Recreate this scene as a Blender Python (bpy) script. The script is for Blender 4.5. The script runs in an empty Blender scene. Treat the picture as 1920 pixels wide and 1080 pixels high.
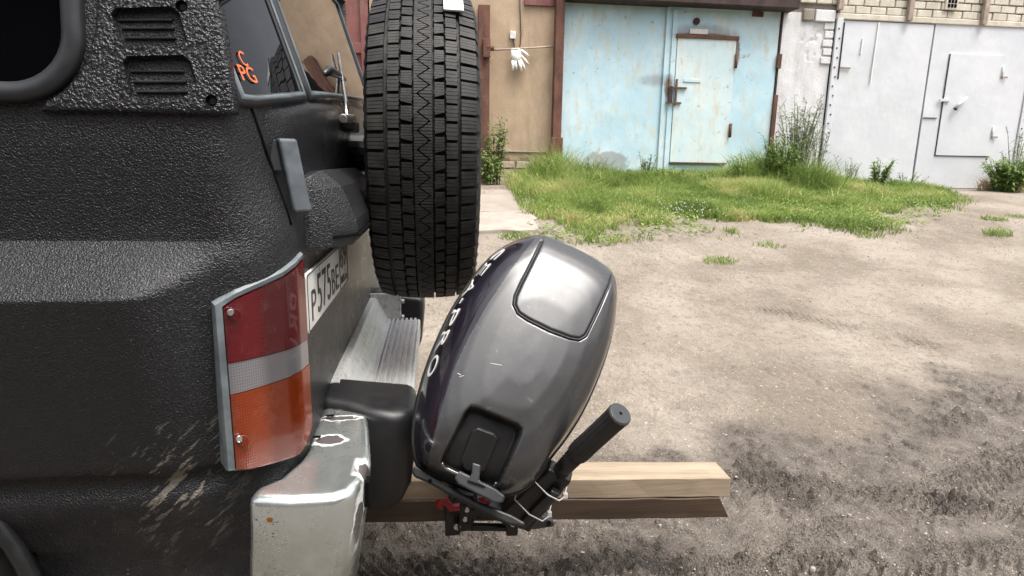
import bpy, bmesh, math, random
import numpy as np
from mathutils import Vector, Matrix

random.seed(7); rng = np.random.default_rng(7)
scene = bpy.context.scene
COL = scene.collection
R = math.radians

# ------------------------------------------------------------------ camera
CAM_LOC = Vector((0.0, 0.0, 1.2))
cd = bpy.data.cameras.new('camera'); cam = bpy.data.objects.new('camera', cd); COL.objects.link(cam)
CR = Matrix(((0.9924, 0.0083, -0.1226), (-0.1220, 0.2007, -0.9720), (0.0165, 0.9796, 0.2002)))
q = CR.to_quaternion(); q.normalize(); CR = q.to_matrix()
cam.matrix_world = Matrix.Translation(CAM_LOC) @ CR.to_4x4()
FPX = 1150.0
cd.sensor_width = 36.0; cd.lens = FPX / 1920 * 36.0; cd.clip_start = 0.05; cd.clip_end = 2000
scene.camera = cam

# ------------------------------------------------------------------ sky, sun, exposure
SUN_EL, SUN_AZ = R(70), R(140)       # azimuth clockwise from +Y (north)
w = bpy.data.worlds.new('World'); scene.world = w; w.use_nodes = True
wn = w.node_tree.nodes; wl = w.node_tree.links
sky = wn.new('ShaderNodeTexSky'); sky.sky_type = 'NISHITA'; sky.sun_disc = False
sky.sun_elevation = SUN_EL; sky.sun_rotation = SUN_AZ
sky.air_density = 1.0; sky.dust_density = 8.0; sky.ozone_density = 1.0
hs = wn.new('ShaderNodeHueSaturation'); hs.inputs['Saturation'].default_value = 0.35
bg = wn['Background']; bg.inputs['Strength'].default_value = 0.13
wl.new(sky.outputs[0], hs.inputs['Color']); wl.new(hs.outputs[0], bg.inputs['Color'])
sd = bpy.data.lights.new('sun', 'SUN'); sd.energy = 1.4; sd.angle = R(28); sd.color = (1, 0.96, 0.9)
so = bpy.data.objects.new('sun', sd); COL.objects.link(so)
sdir = Vector((math.sin(SUN_AZ) * math.cos(SUN_EL), math.cos(SUN_AZ) * math.cos(SUN_EL), math.sin(SUN_EL)))
so.rotation_euler = sdir.to_track_quat('Z', 'Y').to_euler(); so.location = (0, -5, 12)
scene.view_settings.view_transform = 'Standard'; scene.view_settings.look = 'None'
scene.view_settings.exposure = 1.16; scene.view_settings.gamma = 1.0
scene.view_settings.use_curve_mapping = False
scene.render.engine = 'CYCLES'
scene.cycles.max_bounces = 6; scene.cycles.glossy_bounces = 4; scene.cycles.transparent_max_bounces = 8

# ------------------------------------------------------------------ measuring helpers (survey of the photograph)
def ray(x, y):
    return CR @ Vector((x - 960.0, 540.0 - y, -FPX))
def atY(x, y, Y):
    d = ray(x, y); return CAM_LOC + d * (Y / d.y)
def atX(x, y, X):
    d = ray(x, y); return CAM_LOC + d * (X / d.x)
def atZ(x, y, Z):
    d = ray(x, y); return CAM_LOC + d * ((Z - CAM_LOC.z) / d.z)
def atPlane(x, y, p, n):
    d = ray(x, y); return CAM_LOC + d * ((p - CAM_LOC).dot(n) / d.dot(n))

def lattice_noise(x, y, seed=0):
    xi = np.floor(x).astype(np.int64); yi = np.floor(y).astype(np.int64)
    fx = x - xi; fy = y - yi
    fx = fx * fx * (3 - 2 * fx); fy = fy * fy * (3 - 2 * fy)
    def h(a, b):
        n = (a * 374761393 + b * 668265263 + seed * 974711) & 0x7fffffff
        n = ((n ^ (n >> 13)) * 1274126177) & 0x7fffffff
        return ((n ^ (n >> 16)) & 0xffff) / 65535.0
    return (h(xi, yi) * (1 - fx) + h(xi + 1, yi) * fx) * (1 - fy) + (h(xi, yi + 1) * (1 - fx) + h(xi + 1, yi + 1) * fx) * fy
def fbm(x, y, sc, oct=4, seed=0):
    x = np.asarray(x, float) * sc; y = np.asarray(y, float) * sc
    a, t, s = 1.0, 0.0, 0.0
    for o in range(oct):
        s = s + a * lattice_noise(x, y, seed + o * 17); t += a; a *= .5; x = x * 2.03 + 3.1; y = y * 2.03 + 1.7
    return s / t
def sstep(a, b, x):
    t = np.clip((np.asarray(x, float) - a) / (b - a), 0, 1); return t * t * (3 - 2 * t)

# ------------------------------------------------------------------ materials
class N:
    def __init__(s, name):
        s.m = bpy.data.materials.new(name); s.m.use_nodes = True
        s.t = s.m.node_tree; s.b = s.t.nodes['Principled BSDF']
        s._tc = None
    def n(s, typ, **kw):
        o = s.t.nodes.new(typ)
        for k, v in kw.items():
            if k in o.inputs: s.set(o.inputs[k], v)
            else: setattr(o, k, v)
        return o
    def set(s, sock, v):
        if hasattr(v, 'is_output') or isinstance(v, bpy.types.NodeSocket): s.t.links.new(v, sock)
        else:
            if isinstance(v, (tuple, list)) and sock.type == 'RGBA' and len(v) == 3: v = (*v, 1)
            sock.default_value = v
    def P(s, **kw):
        for k, v in kw.items(): s.set(s.b.inputs[k.replace('_', ' ')], v)
    def co(s, scale=(1, 1, 1), loc=(0, 0, 0), rot=(0, 0, 0)):
        if s._tc is None: s._tc = s.n('ShaderNodeNewGeometry').outputs['Position']
        src = s._tc
        if any(rot):
            m0 = s.n('ShaderNodeMapping'); s.set(m0.inputs['Vector'], src); m0.inputs['Rotation'].default_value = rot; src = m0.outputs[0]
        mp = s.n('ShaderNodeMapping'); s.set(mp.inputs['Vector'], src)
        mp.inputs['Scale'].default_value = scale; mp.inputs['Location'].default_value = loc
        return mp.outputs[0]
    def noise(s, sc, det=4, rough=.55, scale=(1, 1, 1), rot=(0, 0, 0), loc=(0, 0, 0)):
        o = s.n('ShaderNodeTexNoise'); s.set(o.inputs['Vector'], s.co(scale, loc, rot))
        o.inputs['Scale'].default_value = sc; o.inputs['Detail'].default_value = det; o.inputs['Roughness'].default_value = rough
        return o.outputs[0]
    def voro(s, sc, feat='F1', scale=(1, 1, 1)):
        o = s.n('ShaderNodeTexVoronoi'); o.feature = feat; s.set(o.inputs['Vector'], s.co(scale)); o.inputs['Scale'].default_value = sc
        return o.outputs['Distance']
    def ramp(s, f, a, b, lo=0., hi=1.):
        o = s.n('ShaderNodeMapRange'); o.interpolation_type = 'SMOOTHSTEP'
        s.set(o.inputs[0], f); o.inputs[1].default_value = a; o.inputs[2].default_value = b
        o.inputs[3].default_value = lo; o.inputs[4].default_value = hi
        return o.outputs[0]
    def math(s, op, a, b=0.0, c=None):
        o = s.n('ShaderNodeMath', operation=op); s.set(o.inputs[0], a); s.set(o.inputs[1], b)
        if c is not None: s.set(o.inputs[2], c)
        return o.outputs[0]
    def mix(s, f, a, b):
        o = s.n('ShaderNodeMix', data_type='RGBA'); s.set(o.inputs[0], f); s.set(o.inputs[6], a); s.set(o.inputs[7], b)
        return o.outputs[2]
    def bump(s, h, strength=.5, dist=.002, nrm=None):
        o = s.n('ShaderNodeBump'); s.set(o.inputs['Height'], h); o.inputs['Strength'].default_value = strength; o.inputs['Distance'].default_value = dist
        if nrm is not None: s.set(o.inputs['Normal'], nrm)
        return o.outputs[0]
    def xyz(s):
        if s._tc is None: s._tc = s.n('ShaderNodeNewGeometry').outputs['Position']
        o = s.n('ShaderNodeSeparateXYZ'); s.set(o.inputs[0], s._tc); return o.outputs
    def ell(s, cx, cz, rx, rz, nz=0., nsc=40, axis=(0, 2)):
        """1 inside an uneven patch at world (cx, cz), 0 outside"""
        p = s.xyz(); 
        a = s.math('DIVIDE', s.math('SUBTRACT', p[axis[0]], cx), rx); b = s.math('DIVIDE', s.math('SUBTRACT', p[axis[1]], cz), rz)
        d = s.math('SQRT', s.math('ADD', s.math('MULTIPLY', a, a), s.math('MULTIPLY', b, b)))
        if nz: d = s.math('ADD', d, s.math('MULTIPLY', s.math('SUBTRACT', s.noise(nsc, 3), .5), nz))
        return d

def simple(name, col, rough=.5, metal=0., var=.15, vsc=12., bump=0., bsc=200., spec=.5, coat=0.):
    k = N(name)
    c2 = tuple(max(0, c * (1 - var)) for c in col); c1 = tuple(min(1, c * (1 + var)) for c in col)
    nz = k.noise(vsc, 4)
    k.P(Base_Color=k.mix(k.ramp(nz, .3, .7), c2, c1), Metallic=metal, Specular_IOR_Level=spec, Coat_Weight=coat)
    k.P(Roughness=k.ramp(k.noise(vsc * 2.3, 3), .25, .75, max(.02, rough - .08), min(1, rough + .1)))
    if bump: k.P(Normal=k.bump(k.noise(bsc, 4), bump, .002))
    return k.m
M = {}
def raptor(name, sc, strength, dist, splash=False):
    k = N(name)
    v = k.noise(sc, 2, .5); v2 = k.voro(sc * .55, 'SMOOTH_F1')
    h = k.math('ADD', k.ramp(v, .35, .7), k.math('MULTIPLY', v2, -.7))
    base = k.mix(k.noise(5, 3), (.0085, .009, .0105), (.015, .0158, .0182))
    rough = k.ramp(k.noise(9, 3), .3, .7, .26, .36)
    if splash:
        st = k.noise(44, 4, .65, scale=(1.0, .3, .16), rot=(0, R(-38), 0))
        st2 = k.noise(130, 3, .6, scale=(1.0, .3, .2), rot=(0, R(-52), 0))
        msk = k.ramp(k.ell(-.43, .655, .13, .16, .9, 12), .15, 1.1, 1., 0.)
        s = k.math('MULTIPLY', k.ramp(k.math('ADD', k.math('MULTIPLY', st, .6), k.math('MULTIPLY', st2, .5)), .595, .66), msk)
        low = k.ramp(k.ell(-.55, .55, .4, .18, .8, 9), .3, 1.0, 1., 0.)
        s2 = k.math('MULTIPLY', k.ramp(k.noise(70, 3, .6), .66, .74), k.math('MULTIPLY', low, .55))
        s = k.math('MAXIMUM', s, s2)
        film = k.math('MULTIPLY', k.ramp(k.xyz()[2], .75, .5, 0, .35), k.ramp(k.noise(14, 5, .6), .45, .75))
        s = k.math('MINIMUM', k.math('ADD', k.math('MULTIPLY', s, .75), k.math('MULTIPLY', film, .25)), 1.)
        base = k.mix(s, base, (.26, .235, .19))
    k.P(Base_Color=base, Roughness=rough, Specular_IOR_Level=.5, Normal=k.bump(h, strength, dist))
    return k.m
M['raptor'] = raptor('textured_black_paint', 360, .95, .0009, True)
M['raptor_coarse'] = raptor('coarse_black_paint', 210, .9, .0017)
M['rubber'] = simple('black_rubber', (.013, .013, .014), .55, bump=.25, bsc=300)
M['gasket'] = simple('grey_window_rubber', (.022, .024, .027), .45, bump=.1, bsc=160)
M['black_plastic'] = simple('black_plastic', (.012, .012, .013), .4, bump=.25, bsc=500)
M['void'] = simple('dark_cavity', (.003, .003, .003), .9, spec=.1)
M['steel'] = simple('bright_steel', (.55, .55, .55), .28, 1.0)
M['grey_plastic'] = simple('grey_plastic', (.075, .088, .1), .5, var=.25, vsc=30, bump=.1, bsc=150)
M['grey_trim'] = simple('grey_lamp_trim', (.12, .14, .15), .45, var=.3, vsc=25, bump=.1)

def glass_dark():
    k = N('tinted_glass')
    d = k.ramp(k.noise(900, 2, .7), .62, .72); d2 = k.ramp(k.noise(16, 5, .7, scale=(1, .5, 1)), .5, .75)
    f = k.math('ADD', k.math('MULTIPLY', d, .03), k.math('MULTIPLY', d2, .025))
    k.P(Base_Color=k.mix(f, (.004, .004, .005), (.5, .48, .45)), Roughness=k.math('ADD', .02, k.math('MULTIPLY', f, .5)), IOR=1.5)
    k.P(Normal=k.bump(k.noise(5, 2), .04, .01))
    return k.m
M['glass'] = glass_dark()
def glass_side():
    k = N('privacy_glass'); k.P(Base_Color=(.0015, .0015, .002), Roughness=.03, Specular_IOR_Level=.28)
    return k.m
M['glass_side'] = glass_side()

def lens(name, col, rib):
    k = N(name)
    if rib == 'grid':
        g = k.n('ShaderNodeTexBrick'); 
    p = k.xyz()
    lat = k.math('ADD', p[0], p[1])
    gx = k.math('SINE', k.math('MULTIPLY', lat, 1150.)); gz = k.math('SINE', k.math('MULTIPLY', p[2], 1250.))
    h = k.math('MAXIMUM', gx, gz)
    dk = k.ramp(h, .3, 1.0)
    c2 = tuple(c * .55 for c in col)
    band = k.ramp(k.math('SINE', k.math('MULTIPLY', lat, 34.)), -.9, .5)  # inner reflector shading painted into the lens colour as darker bands
    cc = k.mix(k.math('MULTIPLY', dk, .7), col, c2)
    cc = k.mix(k.math('MULTIPLY', band, .75), cc, tuple(c * .32 for c in col))
    gm = k.ramp(k.noise(30, 5, .7), .5, .8); cc = k.mix(k.math('MULTIPLY', gm, .16), cc, (.2, .17, .14))
    cc = k.mix(k.math('MULTIPLY', k.ramp(k.noise(7, 2), .4, .65), .3), cc, tuple(c * .45 for c in col))
    k.P(Base_Color=cc, Roughness=.12, IOR=1.5, Coat_Weight=.6, Coat_Roughness=.05, Transmission_Weight=0.0, Normal=k.bump(h, .25, .0006))
    k.P(Subsurface_Weight=0.0)
    return k.m
M['lens_red'] = lens('red_lens', (.105, .0012, .005), 1)
M['lens_clear'] = lens('clear_lens', (.18, .172, .18), 1)
M['lens_amber'] = lens('amber_lens', (.21, .028, .003), 1)

def bumper_paint():
    k = N('worn_silver_paint')
    paint = k.mix(k.noise(6, 3), (.66, .70, .68), (.76, .80, .78))
    # peeled patches with a pale feathered edge (top of the corner and its rear face)
    d1 = k.ell(-.20, 1.222, .038, .010, 1.6, 75, axis=(0, 1)); d2 = k.ell(-.205, 1.125, .025, .019, 1.0, 70, axis=(0, 1))
    d3 = k.ell(1.02, .635, .035, .036, 1.0, 38, axis=(1, 2)); d4 = k.ell(1.1, .62, .05, .03, 1.2, 45, axis=(1, 2)); d5 = k.ell(.975, .58, .02, .05, 1.0, 45, axis=(1, 2))
    onrear = k.ramp(k.xyz()[0], -.152, -.14)
    topz = k.ramp(k.xyz()[2], .655, .664)
    def patch(d, lim): return k.math('MULTIPLY', k.ramp(d, .95, 1.05, 1, 0), lim)
    def edge(d, lim): return k.math('MULTIPLY', k.ramp(d, 1.15, 1.45, .85, 0), lim)
    pk = k.math('MAXIMUM', k.math('MAXIMUM', patch(d1, topz), patch(d2, topz)), k.math('MAXIMUM', k.math('MAXIMUM', patch(d3, onrear), patch(d4, onrear)), patch(d5, onrear)))
    ed = k.math('MAXIMUM', k.math('MAXIMUM', edge(d1, topz), edge(d2, topz)), k.math('MAXIMUM', k.math('MAXIMUM', edge(d3, onrear), edge(d4, onrear)), edge(d5, onrear)))
    base = k.mix(ed, paint, (.8, .8, .78)); base = k.mix(pk, base, (.09, .08, .08))
    # specks and rust at the wheel-side end
    lm = k.ramp(k.xyz()[0], -.265, -.225, 1, 0); lz = k.ramp(k.xyz()[2], .665, .63, 0, 1)
    sp = k.math('MULTIPLY', k.ramp(k.noise(230, 3, .6, scale=(1, 1, 1.6)), .60, .66), k.math('MULTIPLY', lm, lz))
    base = k.mix(sp, base, (.03, .028, .02))
    ru = k.ramp(k.ell(-.268, .632, .006, .005, .5, 200), .7, 1.1, 1, 0)
    base = k.mix(ru, base, (.5, .2, .04))
    low_tint = k.math('MULTIPLY', k.ramp(k.xyz()[2], .64, .5), k.ramp(k.noise(18, 5, .65), .3, .8))  # mottled olive tint, stronger towards the bottom
    base = k.mix(k.math('MULTIPLY', low_tint, .55), base, (.20, .21, .13))
    scr = k.ramp(k.noise(60, 3, .6, scale=(.25, .25, 1), rot=(0, R(-35), 0)), .70, .72)
    base = k.mix(k.math('MULTIPLY', scr, .5), base, (.8, .8, .75))
    k.P(Base_Color=base, Metallic=k.math('MULTIPLY', k.math('SUBTRACT', 1., k.math('MAXIMUM', pk, ed)), .88), Roughness=k.ramp(k.noise(11, 4), .3, .7, .2, .32), Coat_Weight=.2)
    k.P(Normal=k.bump(k.math('ADD', k.noise(11, 3), k.math('MULTIPLY', pk, -.25)), .45, .006))
    return k.m
M['bumper'] = bumper_paint()

def alu():
    k = N('scuffed_aluminium')
    st = k.noise(90, 5, .65, scale=(1, .06, 1)); gr = k.noise(40, 5, .75)
    c = k.mix(k.ramp(st, .35, .65), (.60, .60, .60), (.74, .74, .73)); c = k.mix(k.math('MULTIPLY', k.ramp(gr, .5, .75), .45), c, (.13, .12, .1))
    k.P(Base_Color=c, Metallic=.45, Roughness=k.ramp(gr, .3, .7, .32, .6), Normal=k.bump(st, .2, .001))
    return k.m
M['alu'] = alu()

def tyre_mat():
    k = N('tyre_rubber')
    c = k.mix(k.ramp(k.noise(22, 4, .6), .35, .75), (.015, .0146, .0146), (.038, .0355, .033))
    dust = k.ramp(k.noise(300, 2), .70, .76)
    k.P(Base_Color=k.mix(k.math('MULTIPLY', dust, .3), c, (.25, .22, .18)), Roughness=.6, Specular_IOR_Level=.3, Normal=k.bump(k.noise(400, 3), .3, .001))
    return k.m
M['tyre'] = tyre_mat()

def cowl_paint():
    k = N('graphite_metallic_paint')
    fl = k.voro(1800)
    c = k.mix(k.ramp(fl, .1, .6), (.112, .112, .113), (.082, .082, .083))
    scr = k.ramp(k.noise(45, 2, .5, scale=(1, 1, .12), rot=(0, R(60), 0)), .735, .74)
    du = k.math('MULTIPLY', k.ramp(k.noise(22, 6, .75), .48, .75), .10); du = k.math('ADD', du, k.math('MULTIPLY', k.ramp(k.noise(500, 2, .6), .66, .72), .12)); c = k.mix(du, c, (.32, .29, .25))
    sc1 = k.ramp(k.noise(70, 2, .5, scale=(1, 1, .03), rot=(0, R(35), 0)), .715, .725); sc2 = k.ramp(k.noise(90, 2, .5, scale=(1, 1, .03), rot=(0, R(-50), R(10))), .73, .735)
    c = k.mix(k.math('MULTIPLY', k.math('MAXIMUM', sc1, sc2), .10), c, (.5, .5, .5))
    k.P(Base_Color=c, Metallic=.65, Roughness=k.ramp(k.noise(12, 4), .3, .7, .27, .35), Coat_Weight=.4, Coat_Roughness=.09)
    k.P(Normal=k.bump(k.noise(300, 2), .02, .0005))
    return k.m
M['cowl'] = cowl_paint()
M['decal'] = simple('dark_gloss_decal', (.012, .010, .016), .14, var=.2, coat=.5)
M['motor_black'] = simple('motor_black', (.011, .011, .011), .38, bump=.12, bsc=220)
M['motor_green'] = simple('bracket_dark_green', (.016, .021, .016), .4)
M['motor_grey'] = simple('motor_grey', (.024, .027, .030), .5, bump=.06)
M['grip'] = simple('grip_rubber', (.028, .026, .025), .6, bump=.2)
M['red_plastic'] = simple('red_plastic', (.28, .012, .014), .4)
M['white_plastic'] = simple('white_plastic', (.72, .71, .68), .45)
M['white_print'] = simple('white_print', (.78, .77, .75), .4, var=.05)
M['plate_white'] = simple('plate_white', (.66, .65, .61), .35, var=.08)
M['plate_black'] = simple('plate_black', (.012, .012, .012), .4)
M['plate_red'] = simple('plate_red', (.5, .03, .03), .4)
M['plate_blue'] = simple('plate_blue', (.03, .06, .35), .4)
M['orange'] = simple('orange_sticker', (.85, .16, .04), .45, var=.05)

def wood(name, c1, c2, rough=.7):
    k = N(name)
    g = k.noise(26, 6, .6, scale=(.06, 1, 1)); f = k.noise(180, 4, .6, scale=(.04, 1, 1))
    c = k.mix(k.ramp(g, .3, .7), c1, c2); c = k.mix(k.math('MULTIPLY', k.ramp(f, .45, .75), .45), c, tuple(a * .55 for a in c1))
    kn = k.ramp(k.voro(5.2, scale=(1, 2, 2)), .03, .1, 1, 0); c = k.mix(k.math('MULTIPLY', kn, .5), c, tuple(a * .4 for a in c1))
    st = k.ramp(k.noise(6, 5, .65), .5, .8); c = k.mix(k.math('MULTIPLY', st, .35), c, tuple(a * .5 for a in c1))
    k.P(Base_Color=c, Roughness=rough, Normal=k.bump(k.math('ADD', g, f), .35, .002)); return k.m
M['wood'] = wood('raw_pine', (.26, .20, .138), (.37, .295, .212))
M['wood_dark'] = wood('dark_stained_wood', (.038, .025, .017), (.088, .055, .034), .45)

def plaster(name, c1, c2, c3, sc=3., bump=.5, crack=False):
    k = N(name)
    c = k.mix(k.ramp(k.noise(sc, 6, .65), .35, .7), c1, c2)
    st = k.ramp(k.noise(2.6, 6, .7, scale=(1.6, 1.6, .4)), .48, .72); c = k.mix(k.math('MULTIPLY', st, .7), c, c3)
    c = k.mix(k.math('MULTIPLY', k.ramp(k.noise(60, 4, .7), .62, .75), .35), c, c3)
    k.P(Base_Color=c, Roughness=.9, Normal=k.bump(k.noise(35, 6, .7), bump, .012)); return k
M['tan'] = plaster('tan_plaster', (.43, .315, .215), (.50, .375, .265), (.30, .24, .175)).m
def whitewash():
    k = plaster('white_wash', (.66, .655, .67), (.74, .735, .75), (.48, .47, .47), 5., .6)
    return k.m
M['whitewash'] = whitewash()
M['cream'] = plaster('cream_wash', (.55, .5, .41), (.66, .62, .54), (.38, .34, .28), 6., .6).m
M['mortar'] = plaster('grey_mortar', (.25, .215, .18), (.31, .27, .23), (.17, .15, .125)).m
M['pale_brick'] = plaster('pale_brick', (.46, .37, .28), (.56, .47, .38), (.36, .29, .22), 14.).m
M['concrete'] = plaster('old_concrete', (.28, .245, .21), (.37, .33, .285), (.27, .235, .2), 5.).m
M['stub'] = simple('weathered_stub', (.36, .29, .24), .85, var=.25)

def sheet_paint(name, c1, c2, rustamt, streak, special=None):
    k = N(name)
    c = k.mix(k.ramp(k.noise(1.7, 5, .6), .35, .65), c1, c2)
    s = k.ramp(k.noise(9, 6, .7, scale=(1, 1, .25)), .49, .72)
    c = k.mix(k.math('MULTIPLY', s, streak), c, (.62, .60, .50))
    s2 = k.ramp(k.noise(26, 5, .7, scale=(1, 1, .4)), .60, .74)
    c = k.mix(k.math('MULTIPLY', s2, streak * .8), c, (.40, .36, .25))
    r = k.ramp(k.noise(7, 7, .72, loc=(3, 1, 2)), .72 - rustamt, .80 - rustamt)
    r2 = k.ramp(k.noise(55, 4, .7), .74 - rustamt * .6, .80 - rustamt * .6)
    ru = k.math('MAXIMUM', k.math('MULTIPLY', r, .55), r2)
    sb = k.ramp(k.noise(4.5, 6, .72, scale=(1, 1, .6), loc=(7, 0, 3)), .54, .74); c = k.mix(k.math('MULTIPLY', sb, streak * .55), c, (.46, .45, .38))
    sr = k.ramp(k.noise(14, 6, .75, scale=(1, 1, .12), loc=(1, 0, 9)), .62, .76); c = k.mix(k.math('MULTIPLY', sr, streak * .7), c, (.38, .30, .20))
    if special: c, ru = special(k, c, ru)
    rc = k.mix(k.noise(30, 4), (.085, .038, .022), (.22, .12, .06))
    c = k.mix(ru, c, rc)
    k.P(Base_Color=c, Roughness=k.math('ADD', .5, k.math('MULTIPLY', ru, .35)), Normal=k.bump(k.math('ADD', k.noise(2.5, 3), k.math('MULTIPLY', ru, -.05)), .35, .03))
    return k.m
def blue_special(k, c, ru):
    p = k.xyz()
    # soot and rust around the wicket head, rust under the lock, bare patch at the foot of the left leaf
    a = k.ramp(k.ell(3.86, 3.05, .52, .14, .5, 9), .55, 1.25, 1, 0)
    c = k.mix(k.math('MULTIPLY', a, .55), c, (.16, .14, .125))
    up = k.math('MULTIPLY', k.ramp(k.ell(3.86, 3.02, .50, .06, .6, 30), .6, 1.15, 1, 0), .75)
    lk = k.math('MULTIPLY', k.ramp(k.ell(3.36, 2.33, .07, .16, .9, 18), .5, 1.2, 1, 0), .8)
    lk2 = k.math('MULTIPLY', k.ramp(k.ell(3.2, 2.4, .33, .10, .7, 8), .3, 1.2, 1, 0), .5)
    c = k.mix(lk2, c, (.20, .21, .22))
    ft = k.math('MULTIPLY', k.ramp(k.ell(2.52, 1.24, .34, .17, 1.1, 9), .75, 1.1, 1, 0), .5)
    hg = k.math('MULTIPLY', k.ramp(k.ell(4.36, 2.82, .06, .22, .8, 20), .6, 1.2, 1, 0), .85)
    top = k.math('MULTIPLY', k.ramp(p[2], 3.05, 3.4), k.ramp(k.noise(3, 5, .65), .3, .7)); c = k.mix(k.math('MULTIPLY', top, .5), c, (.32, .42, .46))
    for m in (up, lk, ft, hg): ru = k.math('MAXIMUM', ru, m)
    return c, ru
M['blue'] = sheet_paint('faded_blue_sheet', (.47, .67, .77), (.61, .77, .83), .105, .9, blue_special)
M['blue_wicket'] = sheet_paint('pale_blue_wicket', (.57, .72, .77), (.68, .77, .77), .10, .95)
M['white_sheet'] = sheet_paint('white_painted_sheet', (.60, .62, .655), (.665, .68, .71), -.04, .10)
M['maroon'] = sheet_paint('maroon_sheet', (.16, .055, .05), (.22, .085, .075), .02, .15)
def rust():
    k = N('rusty_steel')
    c = k.mix(k.ramp(k.noise(8, 6, .65, scale=(1, 1, .4)), .3, .7), (.075, .034, .025), (.17, .075, .048))
    c = k.mix(k.ramp(k.noise(40, 5, .7), .6, .75), c, (.36, .20, .11)); k.P(Base_Color=c, Roughness=.8, Normal=k.bump(k.noise(50, 5), .5, .004)); return k.m
M['rust'] = rust()
M['lintel'] = simple('dark_brown_lintel', (.045, .026, .024), .75, var=.35, vsc=6, bump=.4, bsc=40)
M['gate_edge'] = simple('dark_gap', (.05, .05, .05), .9)
M['stone'] = simple('pebble_grey', (.33, .295, .26), .85, var=.6, vsc=60, bump=.3)

def foliage(name, c1, c2, c3, trans=.35):
    k = N(name)
    at = k.n('ShaderNodeAttribute'); at.attribute_name = 'tint'
    f = at.outputs['Fac']
    c = k.mix(k.ramp(f, 0, .6), c1, c2); c = k.mix(k.ramp(f, .72, 1.0), c, c3)
    k.P(Base_Color=c, Roughness=.55, Specular_IOR_Level=.3)
    tr = k.n('ShaderNodeBsdfTranslucent'); k.set(tr.inputs[0], c)
    mx = k.n('ShaderNodeMixShader'); mx.inputs[0].default_value = trans
    k.t.links.new(k.b.outputs[0], mx.inputs[1]); k.t.links.new(tr.outputs[0], mx.inputs[2])
    k.t.links.new(mx.outputs[0], k.t.nodes['Material Output'].inputs[0]); return k.m
M['grass'] = foliage('meadow_grass', (.145, .215, .05), (.285, .375, .10), (.50, .48, .22))
M['leaf'] = foliage('weed_leaf', (.095, .165, .04), (.20, .29, .08), (.33, .38, .15))
M['leaf_grey'] = foliage('grey_green_leaf', (.17, .215, .115), (.27, .32, .18), (.40, .40, .27))
M['straw'] = foliage('dry_straw', (.36, .29, .17), (.50, .42, .27), (.6, .52, .38))
M['petal'] = simple('white_petal', (.62, .63, .55), .7, var=.05)

def ground_mat():
    k = N('dirt_yard')
    at = k.n('ShaderNodeAttribute'); at.attribute_name = 'wet'; wet = at.outputs['Fac']
    n1 = k.noise(1.3, 7, .62); n2 = k.noise(9, 6, .65); n3 = k.noise(60, 5, .7)
    dry = k.mix(k.ramp(n1, .35, .68), (.20, .165, .128), (.345, .30, .248)); dry = k.mix(k.math('MULTIPLY', k.ramp(n2, .5, .75), .55), dry, (.19, .152, .118))
    dry = k.mix(k.math('MULTIPLY', k.ramp(n3, .55, .75), .4), dry, (.40, .355, .30))
    mud = k.mix(k.ramp(n2, .35, .7), (.092, .077, .064), (.168, .144, .122)); mud = k.mix(k.math('MULTIPLY', k.ramp(n3, .6, .75), .3), mud, (.24, .215, .19))
    blk = k.mix(n3, (.040, .032, .026), (.080, .066, .054))
    c = k.mix(k.ramp(wet, .05, .58), dry, mud); c = k.mix(k.ramp(wet, .62, 1.05), c, blk)
    gv = k.voro(85); gv2 = k.voro(190)
    peb = k.ramp(gv, .12, .3, 1, 0); c = k.mix(k.math('MULTIPLY', k.math('MULTIPLY', peb, k.ramp(n2, .40, .6)), .45), c, (.40, .36, .31)); n4 = k.noise(22, 6, .75); c = k.mix(k.math('MULTIPLY', k.ramp(n4, .50, .68), .55), c, (.12, .096, .075)); n5 = k.noise(260, 3, .7); c = k.mix(k.math('MULTIPLY', k.ramp(n5, .55, .68), .4), c, (.09, .074, .06)); c = k.mix(k.math('MULTIPLY', k.ramp(n5, .45, .32), .35), c, (.46, .42, .37))
    h = k.math('ADD', k.math('MULTIPLY', n3, .6), k.math('ADD', k.math('MULTIPLY', k.ramp(gv, 0, .5, 1, 0), .35), k.math('MULTIPLY', k.ramp(gv2, 0, .5, 1, 0), .25)))
    k.P(Base_Color=c, Roughness=k.math('SUBTRACT', .92, k.math('MULTIPLY', k.ramp(wet, .2, .75), .46)), Specular_IOR_Level=.35, Normal=k.bump(h, 1.0, .016)); return k.m
M['ground'] = ground_mat()

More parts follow.
